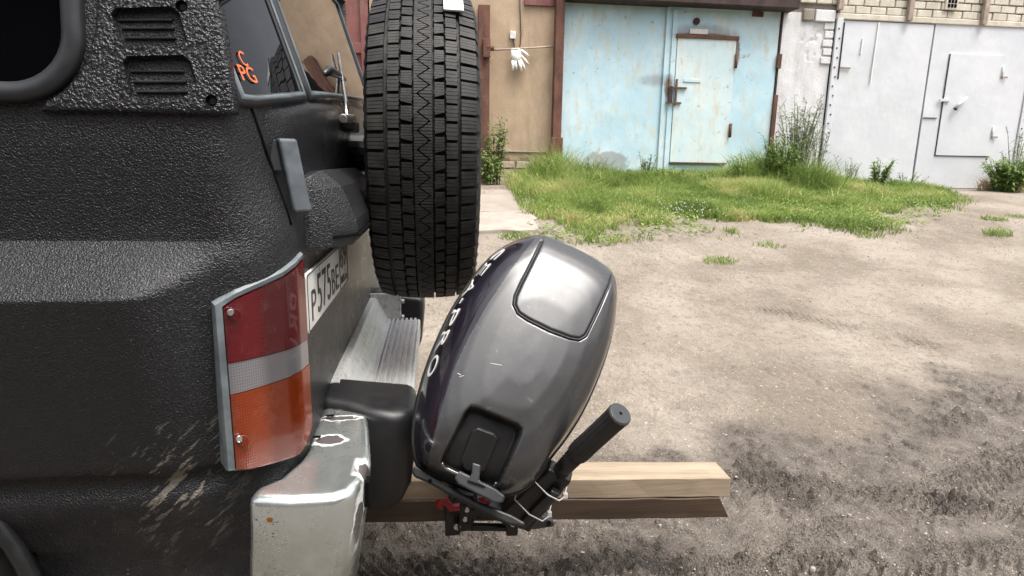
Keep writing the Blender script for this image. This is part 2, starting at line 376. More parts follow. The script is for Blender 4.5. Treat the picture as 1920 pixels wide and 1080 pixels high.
# ------------------------------------------------------------------ mesh helpers
ORG = {}
class MB:
    def __init__(s): s.v = []; s.f = []
    def add(s, vs, fs):
        o = len(s.v); s.v += [tuple(p) for p in vs]; s.f += [tuple(i + o for i in f) for f in fs]; return s
    def box(s, lo, hi, Mx=None):
        (a, b, c), (d, e, g) = lo, hi
        vs = [Vector(p) for p in ((a, b, c), (d, b, c), (d, e, c), (a, e, c), (a, b, g), (d, b, g), (d, e, g), (a, e, g))]
        if Mx is not None: vs = [Mx @ p for p in vs]
        return s.add(vs, [(0, 3, 2, 1), (4, 5, 6, 7), (0, 1, 5, 4), (1, 2, 6, 5), (2, 3, 7, 6), (3, 0, 4, 7)])
    def grid(s, rows, closed=False):
        n = len(rows[0]); vs = [p for r in rows for p in r]; fs = []
        for i in range(len(rows) - 1):
            for j in range(n if closed else n - 1):
                k = (j + 1) % n
                fs.append((i * n + j, i * n + k, (i + 1) * n + k, (i + 1) * n + j))
        return s.add(vs, fs)
    def loft(s, rings):   # closed rings, capped
        n = len(rings[0]); s.grid(rings, True); o = len(s.v) - n * len(rings)
        s.f.append(tuple(o + j for j in reversed(range(n)))); s.f.append(tuple(o + (len(rings) - 1) * n + j for j in range(n))); return s
    def tube(s, path, r, n=8, closed=False):
        path = [Vector(p) for p in path]; rs = r if isinstance(r, (list, tuple)) else [r] * len(path)
        rings = []; prev = None
        for i, p in enumerate(path):
            if closed: t = path[(i + 1) % len(path)] - path[i - 1]
            else: t = path[min(i + 1, len(path) - 1)] - path[max(i - 1, 0)]
            t.normalize()
            u = prev - t * prev.dot(t) if prev is not None else t.orthogonal()
            if u.length < 1e-6: u = t.orthogonal()
            u.normalize(); v = t.cross(u); prev = u
            rings.append([p + (u * math.cos(a) + v * math.sin(a)) * rs[i] for a in [2 * math.pi * k / n for k in range(n)]])
        if closed: return s.grid(rings + [rings[0]], True)
        return s.loft(rings)
    def prism(s, poly, z0, z1, axes=None):
        """poly [(a,b)] extruded along the third axis; axes = f(a,b,c)->point"""
        g = axes or (lambda a, b, c: (a, b, c))
        return s.loft([[g(a, b, z0) for a, b in poly], [g(a, b, z1) for a, b in poly]])
    def build(s, name, mat, parent=None, smooth=False, bevel=0., seg=2, ang=40):
        me = bpy.data.meshes.new(name)
        org = ORG.get(parent.name, Vector()) if parent else Vector()
        me.from_pydata([tuple(Vector(p) - org) for p in s.v], [], s.f); me.update()
        bm = bmesh.new(); bm.from_mesh(me); bmesh.ops.remove_doubles(bm, verts=bm.verts, dist=1e-6)
        bmesh.ops.recalc_face_normals(bm, faces=bm.faces); bm.to_mesh(me); bm.free()
        me.materials.append(M[mat] if isinstance(mat, str) else mat)
        o = bpy.data.objects.new(name, me); COL.objects.link(o)
        if parent: o.parent = parent; ORG[o.name] = org
        if smooth: me.polygons.foreach_set('use_smooth', [True] * len(me.polygons))
        if bevel:
            b = o.modifiers.new('bevel', 'BEVEL'); b.width = bevel; b.segments = seg; b.limit_method = 'ANGLE'; b.angle_limit = R(ang)
            if smooth: b.harden_normals = False
        return o
def smooth_by_angle(o, deg=35):
    me = o.data; me.polygons.foreach_set('use_smooth', [True] * len(me.polygons))
    bm = bmesh.new(); bm.from_mesh(me)
    for e in bm.edges: e.smooth = not (len(e.link_faces) == 2 and e.calc_face_angle(0) > R(deg))
    bm.to_mesh(me); bm.free(); return o
def root(name, loc, label, cat, group=None):
    o = bpy.data.objects.new(name, None); COL.objects.link(o); o.location = loc; o.empty_display_size = .1
    ORG[o.name] = Vector(loc); o['label'] = label; o['category'] = cat
    if group: o['group'] = group
    return o
def tag(o, label, cat, group=None):
    o['label'] = label; o['category'] = cat
    if group: o['group'] = group
    return o
def quickbox(name, lo, hi, mat, parent=None, bevel=.004, Mx=None):
    return MB().box(lo, hi, Mx).build(name, mat, parent, bevel=bevel)

# ------------------------------------------------------------------ ground
def base_z(y):
    t = np.clip((np.asarray(y, float) - 2.3) / (8.4 - 2.3), 0, 1)
    return .9 * (.55 * t * t * (3 - 2 * t) + .45 * t)
def bl(x, y, cx, cy, rx, ry, ang=0):
    c, s_ = math.cos(ang), math.sin(ang); dx, dy = x - cx, y - cy
    return ((dx * c + dy * s_) / rx) ** 2 + ((-dx * s_ + dy * c) / ry) ** 2
def wetness(x, y):
    nz = fbm(x, y, .9, 5, 3) - .5; nz2 = fbm(x, y, 4.5, 4, 9) - .5
    yb = np.where(x < 1.0, 2.25, 2.25 + .33 * (x - 1.0))
    wet = sstep(.6, -.45, (y - yb) + nz * 1.3 + nz2 * .8) * .60
    for cx, cy, rx, ry, a, k in DARK:
        d = bl(x, y, cx, cy, rx, ry, a) + nz2 * 2.2 + nz * 1.6
        wet = np.maximum(wet, k * sstep(2.2, .0, d))
    # damp streaks in the dry part
    for cx, cy, rx, ry, a in ((3.05, 3.75, .75, .07, -.55), (1.75, 3.1, .8, .1, .1), (.3, 3.6, .5, .1, .2), (2.3, 3.3, .5, .06, -.1)):
        d = bl(x, y, cx, cy, rx, ry, a) + nz2 * 2.5; wet = np.maximum(wet, .20 * sstep(1.5, .0, d + nz * 2))
    return np.clip(wet, 0, 1)
DARK = [(1.32, 2.0, .13, .24, .2, .95), (1.9, 1.85, .13, .08, .2, 1.0), (2.45, 2.45, .38, .10, .35, .8), (1.0, 1.62, .22, .08, .1, .75),
        (.15, 1.75, .2, .10, 0, .7), (1.7, 1.6, .4, .07, .1, .7), (1.55, 2.02, .25, .12, .6, .75)]
TRACKS = [((-1., 1.72), (4.0, 1.35), .12), ((.9, 1.55), (4.2, 2.75), .12), ((.9, 2.15), (2.6, 1.6), .10), ((2.0, 4.25), (3.6, 3.0), .09)]
def ground_h(x, y):
    x = np.asarray(x, float); y = np.asarray(y, float)
    wet = wetness(x, y)
    h = (fbm(x, y, .6, 3, 1) - .5) * .06 + (fbm(x, y, 3.0, 4, 2) - .5) * .03
    fine = fbm(x, y, 38, 3, 5)
    h = h + (fine - .5) * .016 + sstep(.62, .8, wet) * (sstep(.42, .7, fbm(x, y, 26, 3, 8)) * .022)
    clod = sstep(.58, .72, fbm(x, y, 21, 3, 31)); h = h + clod * .018 * sstep(.25, .6, wet)
    # kneaded mud: low plates with steep broken edges, in patches; flat in between
    rm = np.maximum(sstep(.47, .57, fbm(x, y, 2.4, 3, 44)), sstep(.62, .8, wet)) * sstep(.22, .5, wet)
    pl = sstep(.47, .53, fbm(x * .75, y * 1.25, 19, 3, 41)); pl2 = sstep(.50, .55, fbm(x * .8 + 4, y * 1.2, 34, 2, 43))
    h = h + rm * (.013 * pl + .007 * pl2)
    dm = sstep(.56, .66, fbm(x, y, 2.0, 3, 47)) * sstep(.3, .1, wet) * sstep(5.5, 4, y)
    h = h + dm * (.006 * pl + .004 * pl2)
    for (x0, y0), (x1, y1), hw in TRACKS:
        L = math.hypot(x1 - x0, y1 - y0); ux, uy = (x1 - x0) / L, (y1 - y0) / L
        u = (x - x0) * ux + (y - y0) * uy; v = -(x - x0) * uy + (y - y0) * ux
        v = v + (fbm(x, y, 1.2, 2, 12) - .5) * .12
        m = sstep(hw, hw * .75, np.abs(v)) * sstep(0, .2, u) * sstep(L, L - .2, u) * sstep(.30, .5, fbm(x, y, 3.1, 3, 77) + wet * .25)
        lug = np.sin((u + np.abs(v) * .9) * 2 * math.pi / .042)
        h = h - m * .020 + m * .020 * sstep(-.2, .5, lug)
    return base_z(y) + h * sstep(8.9, 7.9, y)
def gz(x, y): return float(ground_h(np.array([x]), np.array([y]))[0])
def gpx(x, y):
    d = ray(x, y); lo, hi = .2, 30.
    d = d / d.y
    for _ in range(40):
        m = (lo + hi) / 2; p = CAM_LOC + d * m
        if p.z > float(base_z(p.y)): lo = m
        else: hi = m
    return CAM_LOC + d * lo

def axis(segs):
    a = []
    for lo, hi, st in segs: a += list(np.arange(lo, hi - 1e-6, st))
    a.append(segs[-1][1]); return np.array(a)
gx = axis([(-60, -8, 4), (-8, -1, .2), (-1, 3.2, .0085), (3.2, 6, .03), (6, 13, .1), (13, 60, 4)])
gy = axis([(-60, -6, 4), (-6, 1.2, .15), (1.2, 3.2, .0085), (3.2, 5, .018), (5, 9, .05), (9, 14, .5), (14, 60, 6)])
GX, GY = np.meshgrid(gx, gy); GZ = ground_h(GX, GY)
def np_mesh(name, V, F, mat, attr=None, smooth=True):
    me = bpy.data.meshes.new(name); V = np.asarray(V, np.float32); F = np.asarray(F, np.int32); k = F.shape[1]
    me.vertices.add(len(V)); me.vertices.foreach_set('co', V.ravel())
    me.loops.add(F.size); me.loops.foreach_set('vertex_index', F.ravel())
    me.polygons.add(len(F)); me.polygons.foreach_set('loop_start', np.arange(len(F), dtype=np.int32) * k)
    me.polygons.foreach_set('use_smooth', np.full(len(F), smooth)); me.update(calc_edges=True)
    if attr:
        for n, a in attr.items():
            at = me.attributes.new(n, 'FLOAT', 'POINT'); at.data.foreach_set('value', np.asarray(a, np.float32))
    me.materials.append(M[mat] if isinstance(mat, str) else mat)
    o = bpy.data.objects.new(name, me); COL.objects.link(o); return o
ny, nx = GX.shape; ii = (np.arange(ny - 1)[:, None] * nx + np.arange(nx - 1)[None]).ravel()
gr = np_mesh('ground', np.stack([GX.ravel(), GY.ravel(), GZ.ravel()], 1), np.stack([ii, ii + 1, ii + nx + 1, ii + nx], 1), 'ground', {'wet': wetness(GX, GY).ravel()})
gr['kind'] = 'structure'

# loose gravel
def pebbles():
    n = 32000
    oc = np.array([(1, 0, 0), (-1, 0, 0), (0, 1, 0), (0, -1, 0), (0, 0, 1), (0, 0, -1)], float)
    of = np.array([(0, 2, 4), (2, 1, 4), (1, 3, 4), (3, 0, 4), (2, 0, 5), (1, 2, 5), (3, 1, 5), (0, 3, 5)])
    y = 1.45 + 5.0 * rng.random(n) ** 1.5; x = -.6 + rng.random(n) * (1.6 + y * 1.05)
    s_ = .0012 + .0036 * rng.random(n) ** 5 + y * (.0003 + .0010 * rng.random(n) ** 2)
    kp = rng.random(n) < np.where(wetness(x, y) > .25, .22, 1.0); x, y, s_ = x[kp], y[kp], s_[kp]; n = len(x)
    z = ground_h(x, y)
    sc = s_[:, None, None] * (0.6 + .8 * rng.random((n, 6, 1))) * np.array([1, 1, .6]) * (0.7 + .6 * rng.random((n, 1, 3)))
    a = rng.random(n) * 6.28; ca, sa = np.cos(a)[:, None], np.sin(a)[:, None]
    V = oc[None] * sc; V = np.stack([V[..., 0] * ca - V[..., 1] * sa, V[..., 0] * sa + V[..., 1] * ca, V[..., 2]], -1)
    V += np.stack([x, y, z], 1)[:, None]
    F = (of[None] + np.arange(n)[:, None, None] * 6).reshape(-1, 3)
    o = np_mesh('gravel', V.reshape(-1, 3), F, 'stone', smooth=False); o['kind'] = 'stuff'
    o['label'] = 'loose pale gravel strewn over the dirt yard'; o['category'] = 'gravel'
pebbles()
# a few pale litter fragments pressed into the mud
def fragment(px, py, size, label, mat='white_plastic'):
    p = gpx(px, py); z = gz(p.x, p.y)
    poly = [(p.x + size * (.6 + .5 * random.random()) * math.cos(a), p.y + size * (.5 + .5 * random.random()) * math.sin(a)) for a in [k * 6.283 / 7 for k in range(7)]]
    mb = MB(); mb.loft([[(a, b, z - .006) for a, b in poly], [(a, b, z + .004 + .004 * random.random()) for a, b in poly], [(p.x + (a - p.x) * .7, p.y + (b - p.y) * .7, z + .012) for a, b in poly]])
    tag(mb.build('litter_fragment', mat, None, bevel=.001), label, 'litter', 'pale scraps on the mud')
fragment(1594, 958, .011, 'pale scrap lying in the mud right of the beam end', 'concrete')
fragment(862, 1030, .009, 'small pale pebble on the mud below the motor bracket', 'stone')
fragment(1237, 990, .007, 'tiny pale chip just below the dark beam', 'stone')
fragment(1525, 1060, .012, 'pale scrap in the tyre prints near the bottom edge', 'concrete')

# concrete apron in front of the tan wall
def slab(name, pix, dz, mat, seed):
    pts = [gpx(*p) for p in pix]; mb = MB(); rr = random.Random(seed)
    ring = []
    for i in range(len(pts)):
        a, b = pts[i], pts[(i + 1) % len(pts)]
        for k in range(5):
            p = a.lerp(b, k / 5); ring.append((p.x + rr.uniform(-.03, .03), p.y + rr.uniform(-.03, .03)))
    mb.loft([[(a, b, float(base_z(b)) - .1) for a, b in ring], [(a, b, float(base_z(b)) + dz) for a, b in ring]])
    o = mb.build(name, mat, None, bevel=.008); o['kind'] = 'structure'; return o
slab('concrete_apron', [(840, 440), (1006, 436), (1002, 408), (955, 402), (840, 404)], .035, 'concrete', 1)
slab('concrete_apron', [(840, 398), (985, 400), (1000, 372), (960, 357), (840, 358)], .012, 'mortar', 2)

# ------------------------------------------------------------------ garages
GB = .86     # foot of the garages
tan = root('plaster_wall', (1.2, 9, GB), 'tan plastered garage wall beside the blue gate, bricks bare at its foot', 'wall')
def plaster_face():
    n, m_ = 100, 90; rows = []
    for i in range(m_ + 1):
        z = GB - .2 + (4.0 - GB + .2) * i / m_; r = []
        for j in range(n + 1):
            x = -.86 + (1.68 + .86) * j / n
            d = .012 * (float(fbm(x, z, 4, 3, 21)) - .5)
            # the plaster has fallen off the lowest bricks
            hole = (z < 1.235 + .05 * math.sin(x * 21) and z < 1.24 - max(0, (x - 1.36)) * 6 and x > .86)
            r.append((x, 9.0 + d + (.03 if hole else 0), z))
        rows.append(r)
    mb = MB(); mb.grid(rows); mb.box((-.86, 9.05, GB - .3), (1.68, 9.4, 4.0)); mb.build('plaster', 'tan', tan, smooth=True)
plaster_face()
bz = .875
for row, (xs, h) in enumerate([((.86, 1.12, 1.30), .115), ((.84, 1.14, 1.385), .115), ((.88, 1.16, 1.39), .11)]):
    for k in range(len(xs) - 1):
        a, b = xs[k], xs[k + 1]; mb = MB(); ring = []
        for t in range(4):
            c = [(a + .012, bz + .008), (b - .01, bz + .008), (b - .01, bz + h - .008), (a + .012, bz + h - .008)]
        j = [(x + random.uniform(-.008, .008), z + random.uniform(-.006, .006)) for x, z in c]
        mb.prism(j, 9.06, 8.992 + random.uniform(-.006, .006), lambda x, z, y: (x, y, z)); mb.build('brick', 'pale_brick', tan, bevel=.008)
    bz += h + .006
quickbox('mortar_bed', (.85, 9.012, .84), (1.40, 9.05, 1.24), 'mortar', tan)
quickbox('ledge', (.74, 8.978, 1.348), (1.66, 9.0, 1.366), 'concrete', tan, .004)
quickbox('socket_box', (1.045, 8.955, 2.885), (1.125, 8.99, 2.985), 'white_plastic', tan, .006)
def cable(pix, r, name, mat, parent, Y=8.985):
    MB().tube([atY(x, y, Y) for x, y in pix], r, 6).build(name, mat, parent, smooth=True)
cable([(962, 72), (963, 80), (965, 90)], .006, 'cable', 'gasket', tan)
cable([(975, -30), (975, 20), (976, 45), (977, 62), (976, 80), (974, 92), (975, 108)], .006, 'cable', 'gasket', tan)
conduit = tag(MB().tube([atY(905, 95, 8.93), (1.2, 8.93, 2.755), atY(1042, 87, 8.93)], .013, 8).build('conduit_pipe', 'stub', None, smooth=True), 'thin grey pipe running across the tan wall above the glove', 'pipe')
quickbox('maroon_board', (1.24, 8.96, 3.33), (1.66, 9.0, 3.52), 'maroon', tan)
# glove hung on the pipe
def glove():
    o = root('work_glove', atY(968, 95, 8.9), 'white cotton work glove hanging fingers down from the pipe on the tan wall', 'glove')
    mb = MB(); Y = 8.9
    def P(x, y): p = atY(x, y, Y); return p
    mb.prism([tuple((P(x, y).x, P(x, y).z)) for x, y in [(959, 93), (975, 93), (978, 106), (978, 116), (960, 117), (958, 104)]], Y - .012, Y + .012, lambda a, b, c: (a, c, b))
    for pa, pb, r in [((961, 114), (962, 133), .018), ((966, 115), (968, 130), .018), ((973, 114), (978, 133), .018), ((976, 112), (985, 132), .018), ((977, 104), (991, 121), .017)]:
        a, b = P(*pa), P(*pb); m_ = a.lerp(b, .55) + Vector((0, -.01, 0)); mb.tube([a, m_, b.lerp(m_, .1), b], [r, r * 1.05, r * .9, r * .45], 8)
    mb.tube([P(976, 94), P(984, 100), P(992, 106)], [.02, .026, .012], 8)
    mb.build('glove_body', 'white_plastic', o, smooth=True)
    MB().tube([P(967 + 9 * math.cos(a), 93 + 1.5 * math.sin(a)) + Vector((0, .012 * math.sin(a), 0)) for a in [k * .6283 for k in range(10)]], .008, 6, True).build('cuff', 'plate_white', o, smooth=True)
glove()
# rusty posts
def post(xa, xb, z1, label, wide_low=None):
    o = root('steel_post', ((xa + xb) / 2, 8.9, GB), label, 'post')
    t = .018
    mb = MB(); mb.box((xa, 8.84, GB - .2), (xb, 8.84 + t, z1)); mb.box((xa, 8.84 + t, GB - .2), (xa + t, 8.99, z1)); mb.box((xb - t, 8.84 + t, GB - .2), (xb, 8.99, z1))
    mb.build('channel', 'rust', o, bevel=.004)
    if wide_low: quickbox('foot_plate', (xa - .03, 8.815, GB - .1), (xb + .025, 8.838, wide_low), 'rust', o, .006)
    return o
post(1.665, 1.785, 3.8, 'rusty brown steel post at the left edge of the blue gate', 1.56)
p2 = post(.60, .755, 3.28, 'dark rusty steel post left of the tan wall beside the tyre')
quickbox('clamp_plate', (.66, 8.79, 2.60), (.76, 8.835, 2.84), 'rust', p2, .006)
MB().tube([(.71, 8.8, 2.735), (.80, 8.86, 2.735)], .03, 8).build('bolt', 'rust', p2, smooth=True)
# maroon gate far left
mg = root('maroon_gate', (-1.4, 9, GB), 'maroon painted sheet metal gate seen between car window and spare tyre', 'gate')
for k, (xa, xb) in enumerate([(-4.2, -2.55), (-2.53, -.88)]):
    quickbox('gate_leaf', (xa, 9.0, GB), (xb, 9.04, 3.9), 'maroon', mg, .003)
    quickbox('cross_rail', (xa, 8.955, 2.62), (xb, 8.998, 2.75), 'maroon', mg, .006)
    quickbox('cross_rail', (xa, 8.955, 1.25), (xb, 8.998, 1.38), 'maroon', mg, .006)
    quickbox('stile', (xa if k == 0 else xb - .1, 8.95, GB), (xa + .1 if k == 0 else xb, 8.99, 3.9), 'maroon', mg, .006)
quickbox('orange_panel', (-1.25, 8.965, 2.0), (-.5, 8.998, 2.42), 'rust', mg)
# blue gate
bgx = root('blue_gate', (3.4, 9, GB), 'faded pale blue metal garage gate with rust stains and a wicket door', 'gate')
def sheet(name, x0, x1, z0, z1, y, th, mat, parent, seed, amp=.006):
    n, m_ = max(4, int((x1 - x0) / .06)), max(4, int((z1 - z0) / .06)); fr, bk = [], []
    for i in range(m_ + 1):
        z = z0 + (z1 - z0) * i / m_
        fr.append([(x0 + (x1 - x0) * j / n, y + amp * (float(fbm(x0 + (x1 - x0) * j / n, z, 1.3, 2, seed)) - .5) * 2, z) for j in range(n + 1)])
    mb = MB(); mb.grid(fr); 
    e = [fr[0][j] for j in range(n + 1)] + [fr[i][n] for i in range(1, m_ + 1)] + [fr[m_][j] for j in range(n - 1, -1, -1)] + [fr[i][0] for i in range(m_ - 1, 0, -1)]
    mb.grid([e, [(a, y + th, c) for a, b, c in e]], True)
    o = mb.build(name, mat, parent); smooth_by_angle(o); return o
sheet('gate_leaf', 1.79, 3.285, GB, 3.39, 8.985, .03, 'blue', bgx, 1)
sheet('gate_leaf', 3.30, 4.995, GB, 3.40, 8.965, .03, 'blue', bgx, 2)
quickbox('meeting_strip', (3.275, 8.945, GB), (3.33, 8.965, 3.39), 'blue', bgx, .003)
quickbox('meeting_strip', (3.37, 8.942, GB), (3.445, 8.956, 3.37), 'blue', bgx, .004)
wk = sheet('wicket_door', 3.455, 4.335, 1.25, 2.985, 8.935, .025, 'blue_wicket', bgx, 3, .004)
ORG[wk.name] = ORG[bgx.name]
quickbox('door_head_angle', (3.43, 8.915, 2.985), (4.37, 8.955, 3.035), 'rust', wk, .004)
quickbox('door_sill', (3.44, 8.92, 1.228), (4.34, 8.95, 1.246), 'rust', wk, .003)
for z in (2.70, 1.72): MB().tube([(4.35, 8.92, z - .10), (4.35, 8.92, z + .10)], .022, 8).build('hinge', 'rust', wk, smooth=True)
for z in (2.30, 2.09): quickbox('hasp_bar', (3.33, 8.905, z - .012), (3.63 if z > 2.2 else 3.56, 8.928, z + .012), 'rust', wk, .003, None)
quickbox('lock_plate', (3.36, 8.90, 2.10), (3.42, 8.93, 2.32), 'lintel', wk, .005)
quickbox('lock_bar', (3.46, 8.90, 2.06), (3.485, 8.925, 2.42), 'rust', wk, .004)
quickbox('letter_slot', (3.58, 8.925, 2.385), (3.84, 8.934, 2.43), 'blue', wk, .003)
MB().tube([(3.72, 8.945, 3.22), (3.72, 8.955, 3.22)], .05, 14).build('lamp_stub', 'lintel', bgx)
quickbox('enamel_sign', (3.63, 8.947, 3.05), (3.90, 8.96, 3.12), 'plate_white', bgx, .002)
def text_mesh(name, body, size, mat, parent, xf, extr=.002, res=4):
    cu = bpy.data.curves.new(name, 'FONT'); cu.body = body; cu.size = size; cu.extrude = extr; cu.resolution_u = res
    to = bpy.data.objects.new(name, cu); COL.objects.link(to); dg = bpy.context.evaluated_depsgraph_get()
    me = bpy.data.meshes.new_from_object(to.evaluated_get(dg)); COL.objects.unlink(to); bpy.data.objects.remove(to)
    org = ORG.get(parent.name, Vector())
    for v in me.vertices: v.co = Vector(xf(v.co)) - org
    me.update(); me.materials.clear(); me.materials.append(M[mat]); o = bpy.data.objects.new(name, me); COL.objects.link(o); o.parent = parent; ORG[o.name] = org
    return o
quickbox('gate_edge_strip', (4.998, 8.93, 1.1), (5.06, 8.985, 2.25), 'rust', bgx, .004)
quickbox('gate_edge_strip', (5.004, 8.945, 2.25), (5.03, 8.985, 3.4), 'lintel', bgx, .003)
quickbox('hinge', (4.985, 8.915, 2.62), (5.05, 8.955, 2.82), 'rust', bgx, .004)
quickbox('corner_hook', (4.55, 8.94, 3.32), (4.72, 8.962, 3.39), 'rust', bgx, .008)
quickbox('canopy_beam', (1.79, 8.72, 3.40), (5.13, 9.0, 3.62), 'lintel', bgx, .01)
# white pier and white gate
pier = root('pier_wall', (5.45, 9, GB), 'whitewashed wall pier with cracked plaster between blue and white gates', 'wall')
def rough_wall(x0, x1, z0, z1, y, mat, parent, name, seed, amp=.02):
    n, m_ = int((x1 - x0) / .02), int((z1 - z0) / .025); rows = []
    for i in range(m_ + 1):
        z = z0 + (z1 - z0) * i / m_
        xs = np.linspace(x0, x1, n + 1); d = (fbm(xs, np.full(n + 1, z), 5, 4, seed) - .5) * amp * 2
        ck = np.abs(fbm(xs, np.full(n + 1, z), 2.3, 4, seed + 5) - .5); d = d + .02 * sstep(.012, .0, ck) * (1 if z > 2.75 else 0)
        rows.append([(float(xs[j]), y + float(d[j]), z) for j in range(n + 1)])
    MB().grid(rows).build(name, mat, parent, smooth=True)
rough_wall(5.06, 5.86, GB - .2, 3.42, 9.0, 'whitewash', pier, 'plaster', 40, .006)
quickbox('core', (5.07, 9.05, GB - .2), (5.85, 9.4, 3.42), 'mortar', pier)
quickbox('broken_edge', (5.34, 8.96, 3.30), (5.52, 9.0, 3.47), 'mortar', pier, .03)
quickbox('lintel_end', (5.53, 8.95, 3.30), (5.84, 9.0, 3.46), 'whitewash', pier, .01)
for k in range(5):
    z = 3.2 - k * .12; quickbox('brick', (5.70 + .02 * (k % 2), 8.975, z), (5.855, 9.0, z + .095), 'whitewash', pier, .008)
wg = root('white_gate', (7.5, 9, GB), 'white painted steel garage gate with flush wicket door and small handle', 'gate')
sheet('gate_leaf', 5.985, 7.458, GB + .06, 3.335, 8.98, .03, 'white_sheet', wg, 11, .008)
rl = sheet('gate_leaf', 7.486, 9.16, GB + .06, 3.345, 8.975, .03, 'white_sheet', wg, 12, .006); ORG[rl.name] = ORG[wg.name]
quickbox('gap_back', (5.9, 9.03, GB), (9.3, 9.06, 3.36), 'gate_edge', wg)
wd = sheet('wicket_door', 7.79, 8.735, 1.425, 2.93, 8.955, .018, 'white_sheet', wg, 13, .004); ORG[wd.name] = ORG[wg.name]
quickbox('door_gap', (7.777, 8.962, 1.412), (7.788, 8.972, 2.93), 'gate_edge', wd, 0)
quickbox('door_gap', (7.788, 8.962, 1.412), (8.735, 8.972, 1.422), 'gate_edge', wd, 0)
MB().tube([(7.97, 8.91, 2.135), (8.02, 8.90, 2.20), (8.13, 8.91, 2.30)], [.022, .024, .022], 10).build('handle', 'white_sheet', wd, smooth=True)
MB().tube([(7.965, 8.905, 2.13), (7.955, 8.905, 2.12)], .03, 10).build('handle_end', 'gasket', wd)
quickbox('latch', (7.70, 8.93, 2.23), (7.87, 8.955, 2.27), 'white_sheet', wd, .004)
for z, s_ in ((2.62, 1), (1.72, 1)):
    MB().tube([(8.70, 8.94, z), (8.70, 8.94, z + .16)], .012, 8).build('hinge', 'white_sheet', wd, smooth=True)
    quickbox('hinge_leaf', (8.70, 8.935, z - .015), (8.80, 8.955, z + .012), 'stub', wd, .003)
quickbox('frame_bar', (7.49, 8.958, 1.98), (7.72, 8.974, 1.99), 'gate_edge', rl, 0)
for (x0, x1) in ((5.875, 5.975), (9.17, 9.27)):
    st = quickbox('frame_strip', (x0, 8.95, GB + .02), (x1, 8.99, 3.36), 'white_sheet', wg, .006); ORG[st.name] = ORG[wg.name]
    for k in range(17):
        z = 1.05 + k * .135; xx = (x0 + x1) / 2 + (.012 if k % 2 else -.012)
        MB().tube([(xx, 8.952, z), (xx, 8.942, z)], .012, 6).build('bolt_head', 'gasket', st)
quickbox('strap_hinge', (5.99, 8.955, 2.66), (6.18, 8.972, 2.68), 'stub', wg, .003)
MB().tube([(5.985, 8.945, 2.50), (5.985, 8.945, 3.30)], .012, 6).build('hinge_pin', 'gasket', wg)
quickbox('sill', (5.98, 8.9, GB - .1), (9.2, 9.0, GB + .05), 'concrete', wg, .01)
for px, (y0, y1) in ((1648, (42, 155)), (1618, (72, 102))):
    a, b = atY(px, y0, 8.965), atY(px - (y1 - y0) * .14, y1, 8.965); MB().tube([a, b], .012, 4).build('paint_run', 'white_print', wg)
# parapet over the white gate, coursed brick
par = root('brick_parapet', (7.5, 9, 3.36), 'cream washed brick parapet above the white gate', 'wall')
quickbox('core', (5.15, 9.015, 3.30), (12.5, 9.4, 4.05), 'mortar', par)
quickbox('band', (5.86, 8.955, 3.345), (12.5, 9.012, 3.43), 'cream', par, .012)
brick_me = None
for row in range(5):
    x = 5.15 - (.12 if row % 2 else 0); z = 3.435 + row * .112
    while x < 9.9:
        L = .25
        xa = max(x, 5.14); 
        hidden = (row == 0 and x < 5.9)
        if not hidden:
            if brick_me is None:
                o = MB().box((-.117, -.03, -.048), (.117, .03, .048)).build('brick', 'cream', None, bevel=.007); o.parent = par; brick_me = o.data
            else:
                o = bpy.data.objects.new('brick', brick_me); COL.objects.link(o); o.parent = par
                b = o.modifiers.new('bevel', 'BEVEL'); b.width = .007; b.segments = 1
            o.location = Vector((x + .125, 9.0 + random.uniform(-.008, .006), z + .05)) - ORG[par.name]
            o.rotation_euler = (0, random.uniform(-.012, .012), random.uniform(-.02, .02))
        x += L
vg = quickbox('vent_grille', (7.57, 8.935, 3.545), (7.77, 8.972, 3.71), 'cream', par, .006); ORG[vg.name] = ORG[par.name]
for i in range(3):
    for j in range(2): quickbox('vent_slot', (7.60 + i * .052, 8.928, 3.575 + j * .062), (7.637 + i * .052, 8.936, 3.622 + j * .062), 'void', vg, 0)
for x in (5.88, 7.0, 8.23, 9.35): quickbox('roof_bracket', (x - .04, 8.9, 3.36 if x > 6 else 3.46), (x + .04, 8.958, 4.1), 'stub', par, .006)
blk = root('garage_block', (3, 11, .5), 'flat roofed garage block carrying the gates', 'building')
quickbox('wall', (-9, 9.42, .3), (16, 14, 4.0), 'mortar', blk); quickbox('roof', (-9, 9.1, 4.12), (16, 14.3, 4.25), 'lintel', blk)
quickbox('fascia', (-9, 9.06, 3.64), (5.12, 9.4, 4.1), 'tan', blk)
quickbox('plain_wall', (-9, 9.06, .4), (-3.7, 9.4, 3.6), 'tan', blk); quickbox('plain_wall', (9.32, 9.02, .5), (16, 9.4, 3.34), 'whitewash', blk)

# unseen garage row added behind the camera so glass and panels reflect dark
opp = root('garage_block', (2, -6.5, 0), 'unseen dark brown garage row added behind the camera for dark reflections', 'building')
quickbox('wall', (-14, -10, -.3), (18, -5.6, 4.7), 'lintel', opp); quickbox('roof', (-14.2, -10.2, 4.7), (18.2, -5.3, 4.9), 'lintel', opp, .02)
for k in range(9): quickbox('gate_leaf', (-13.4 + k * 3.5, -5.6, -.05), (-10.6 + k * 3.5, -5.55, 2.5), ('maroon', 'lintel', 'rust')[k % 3], opp, .005)

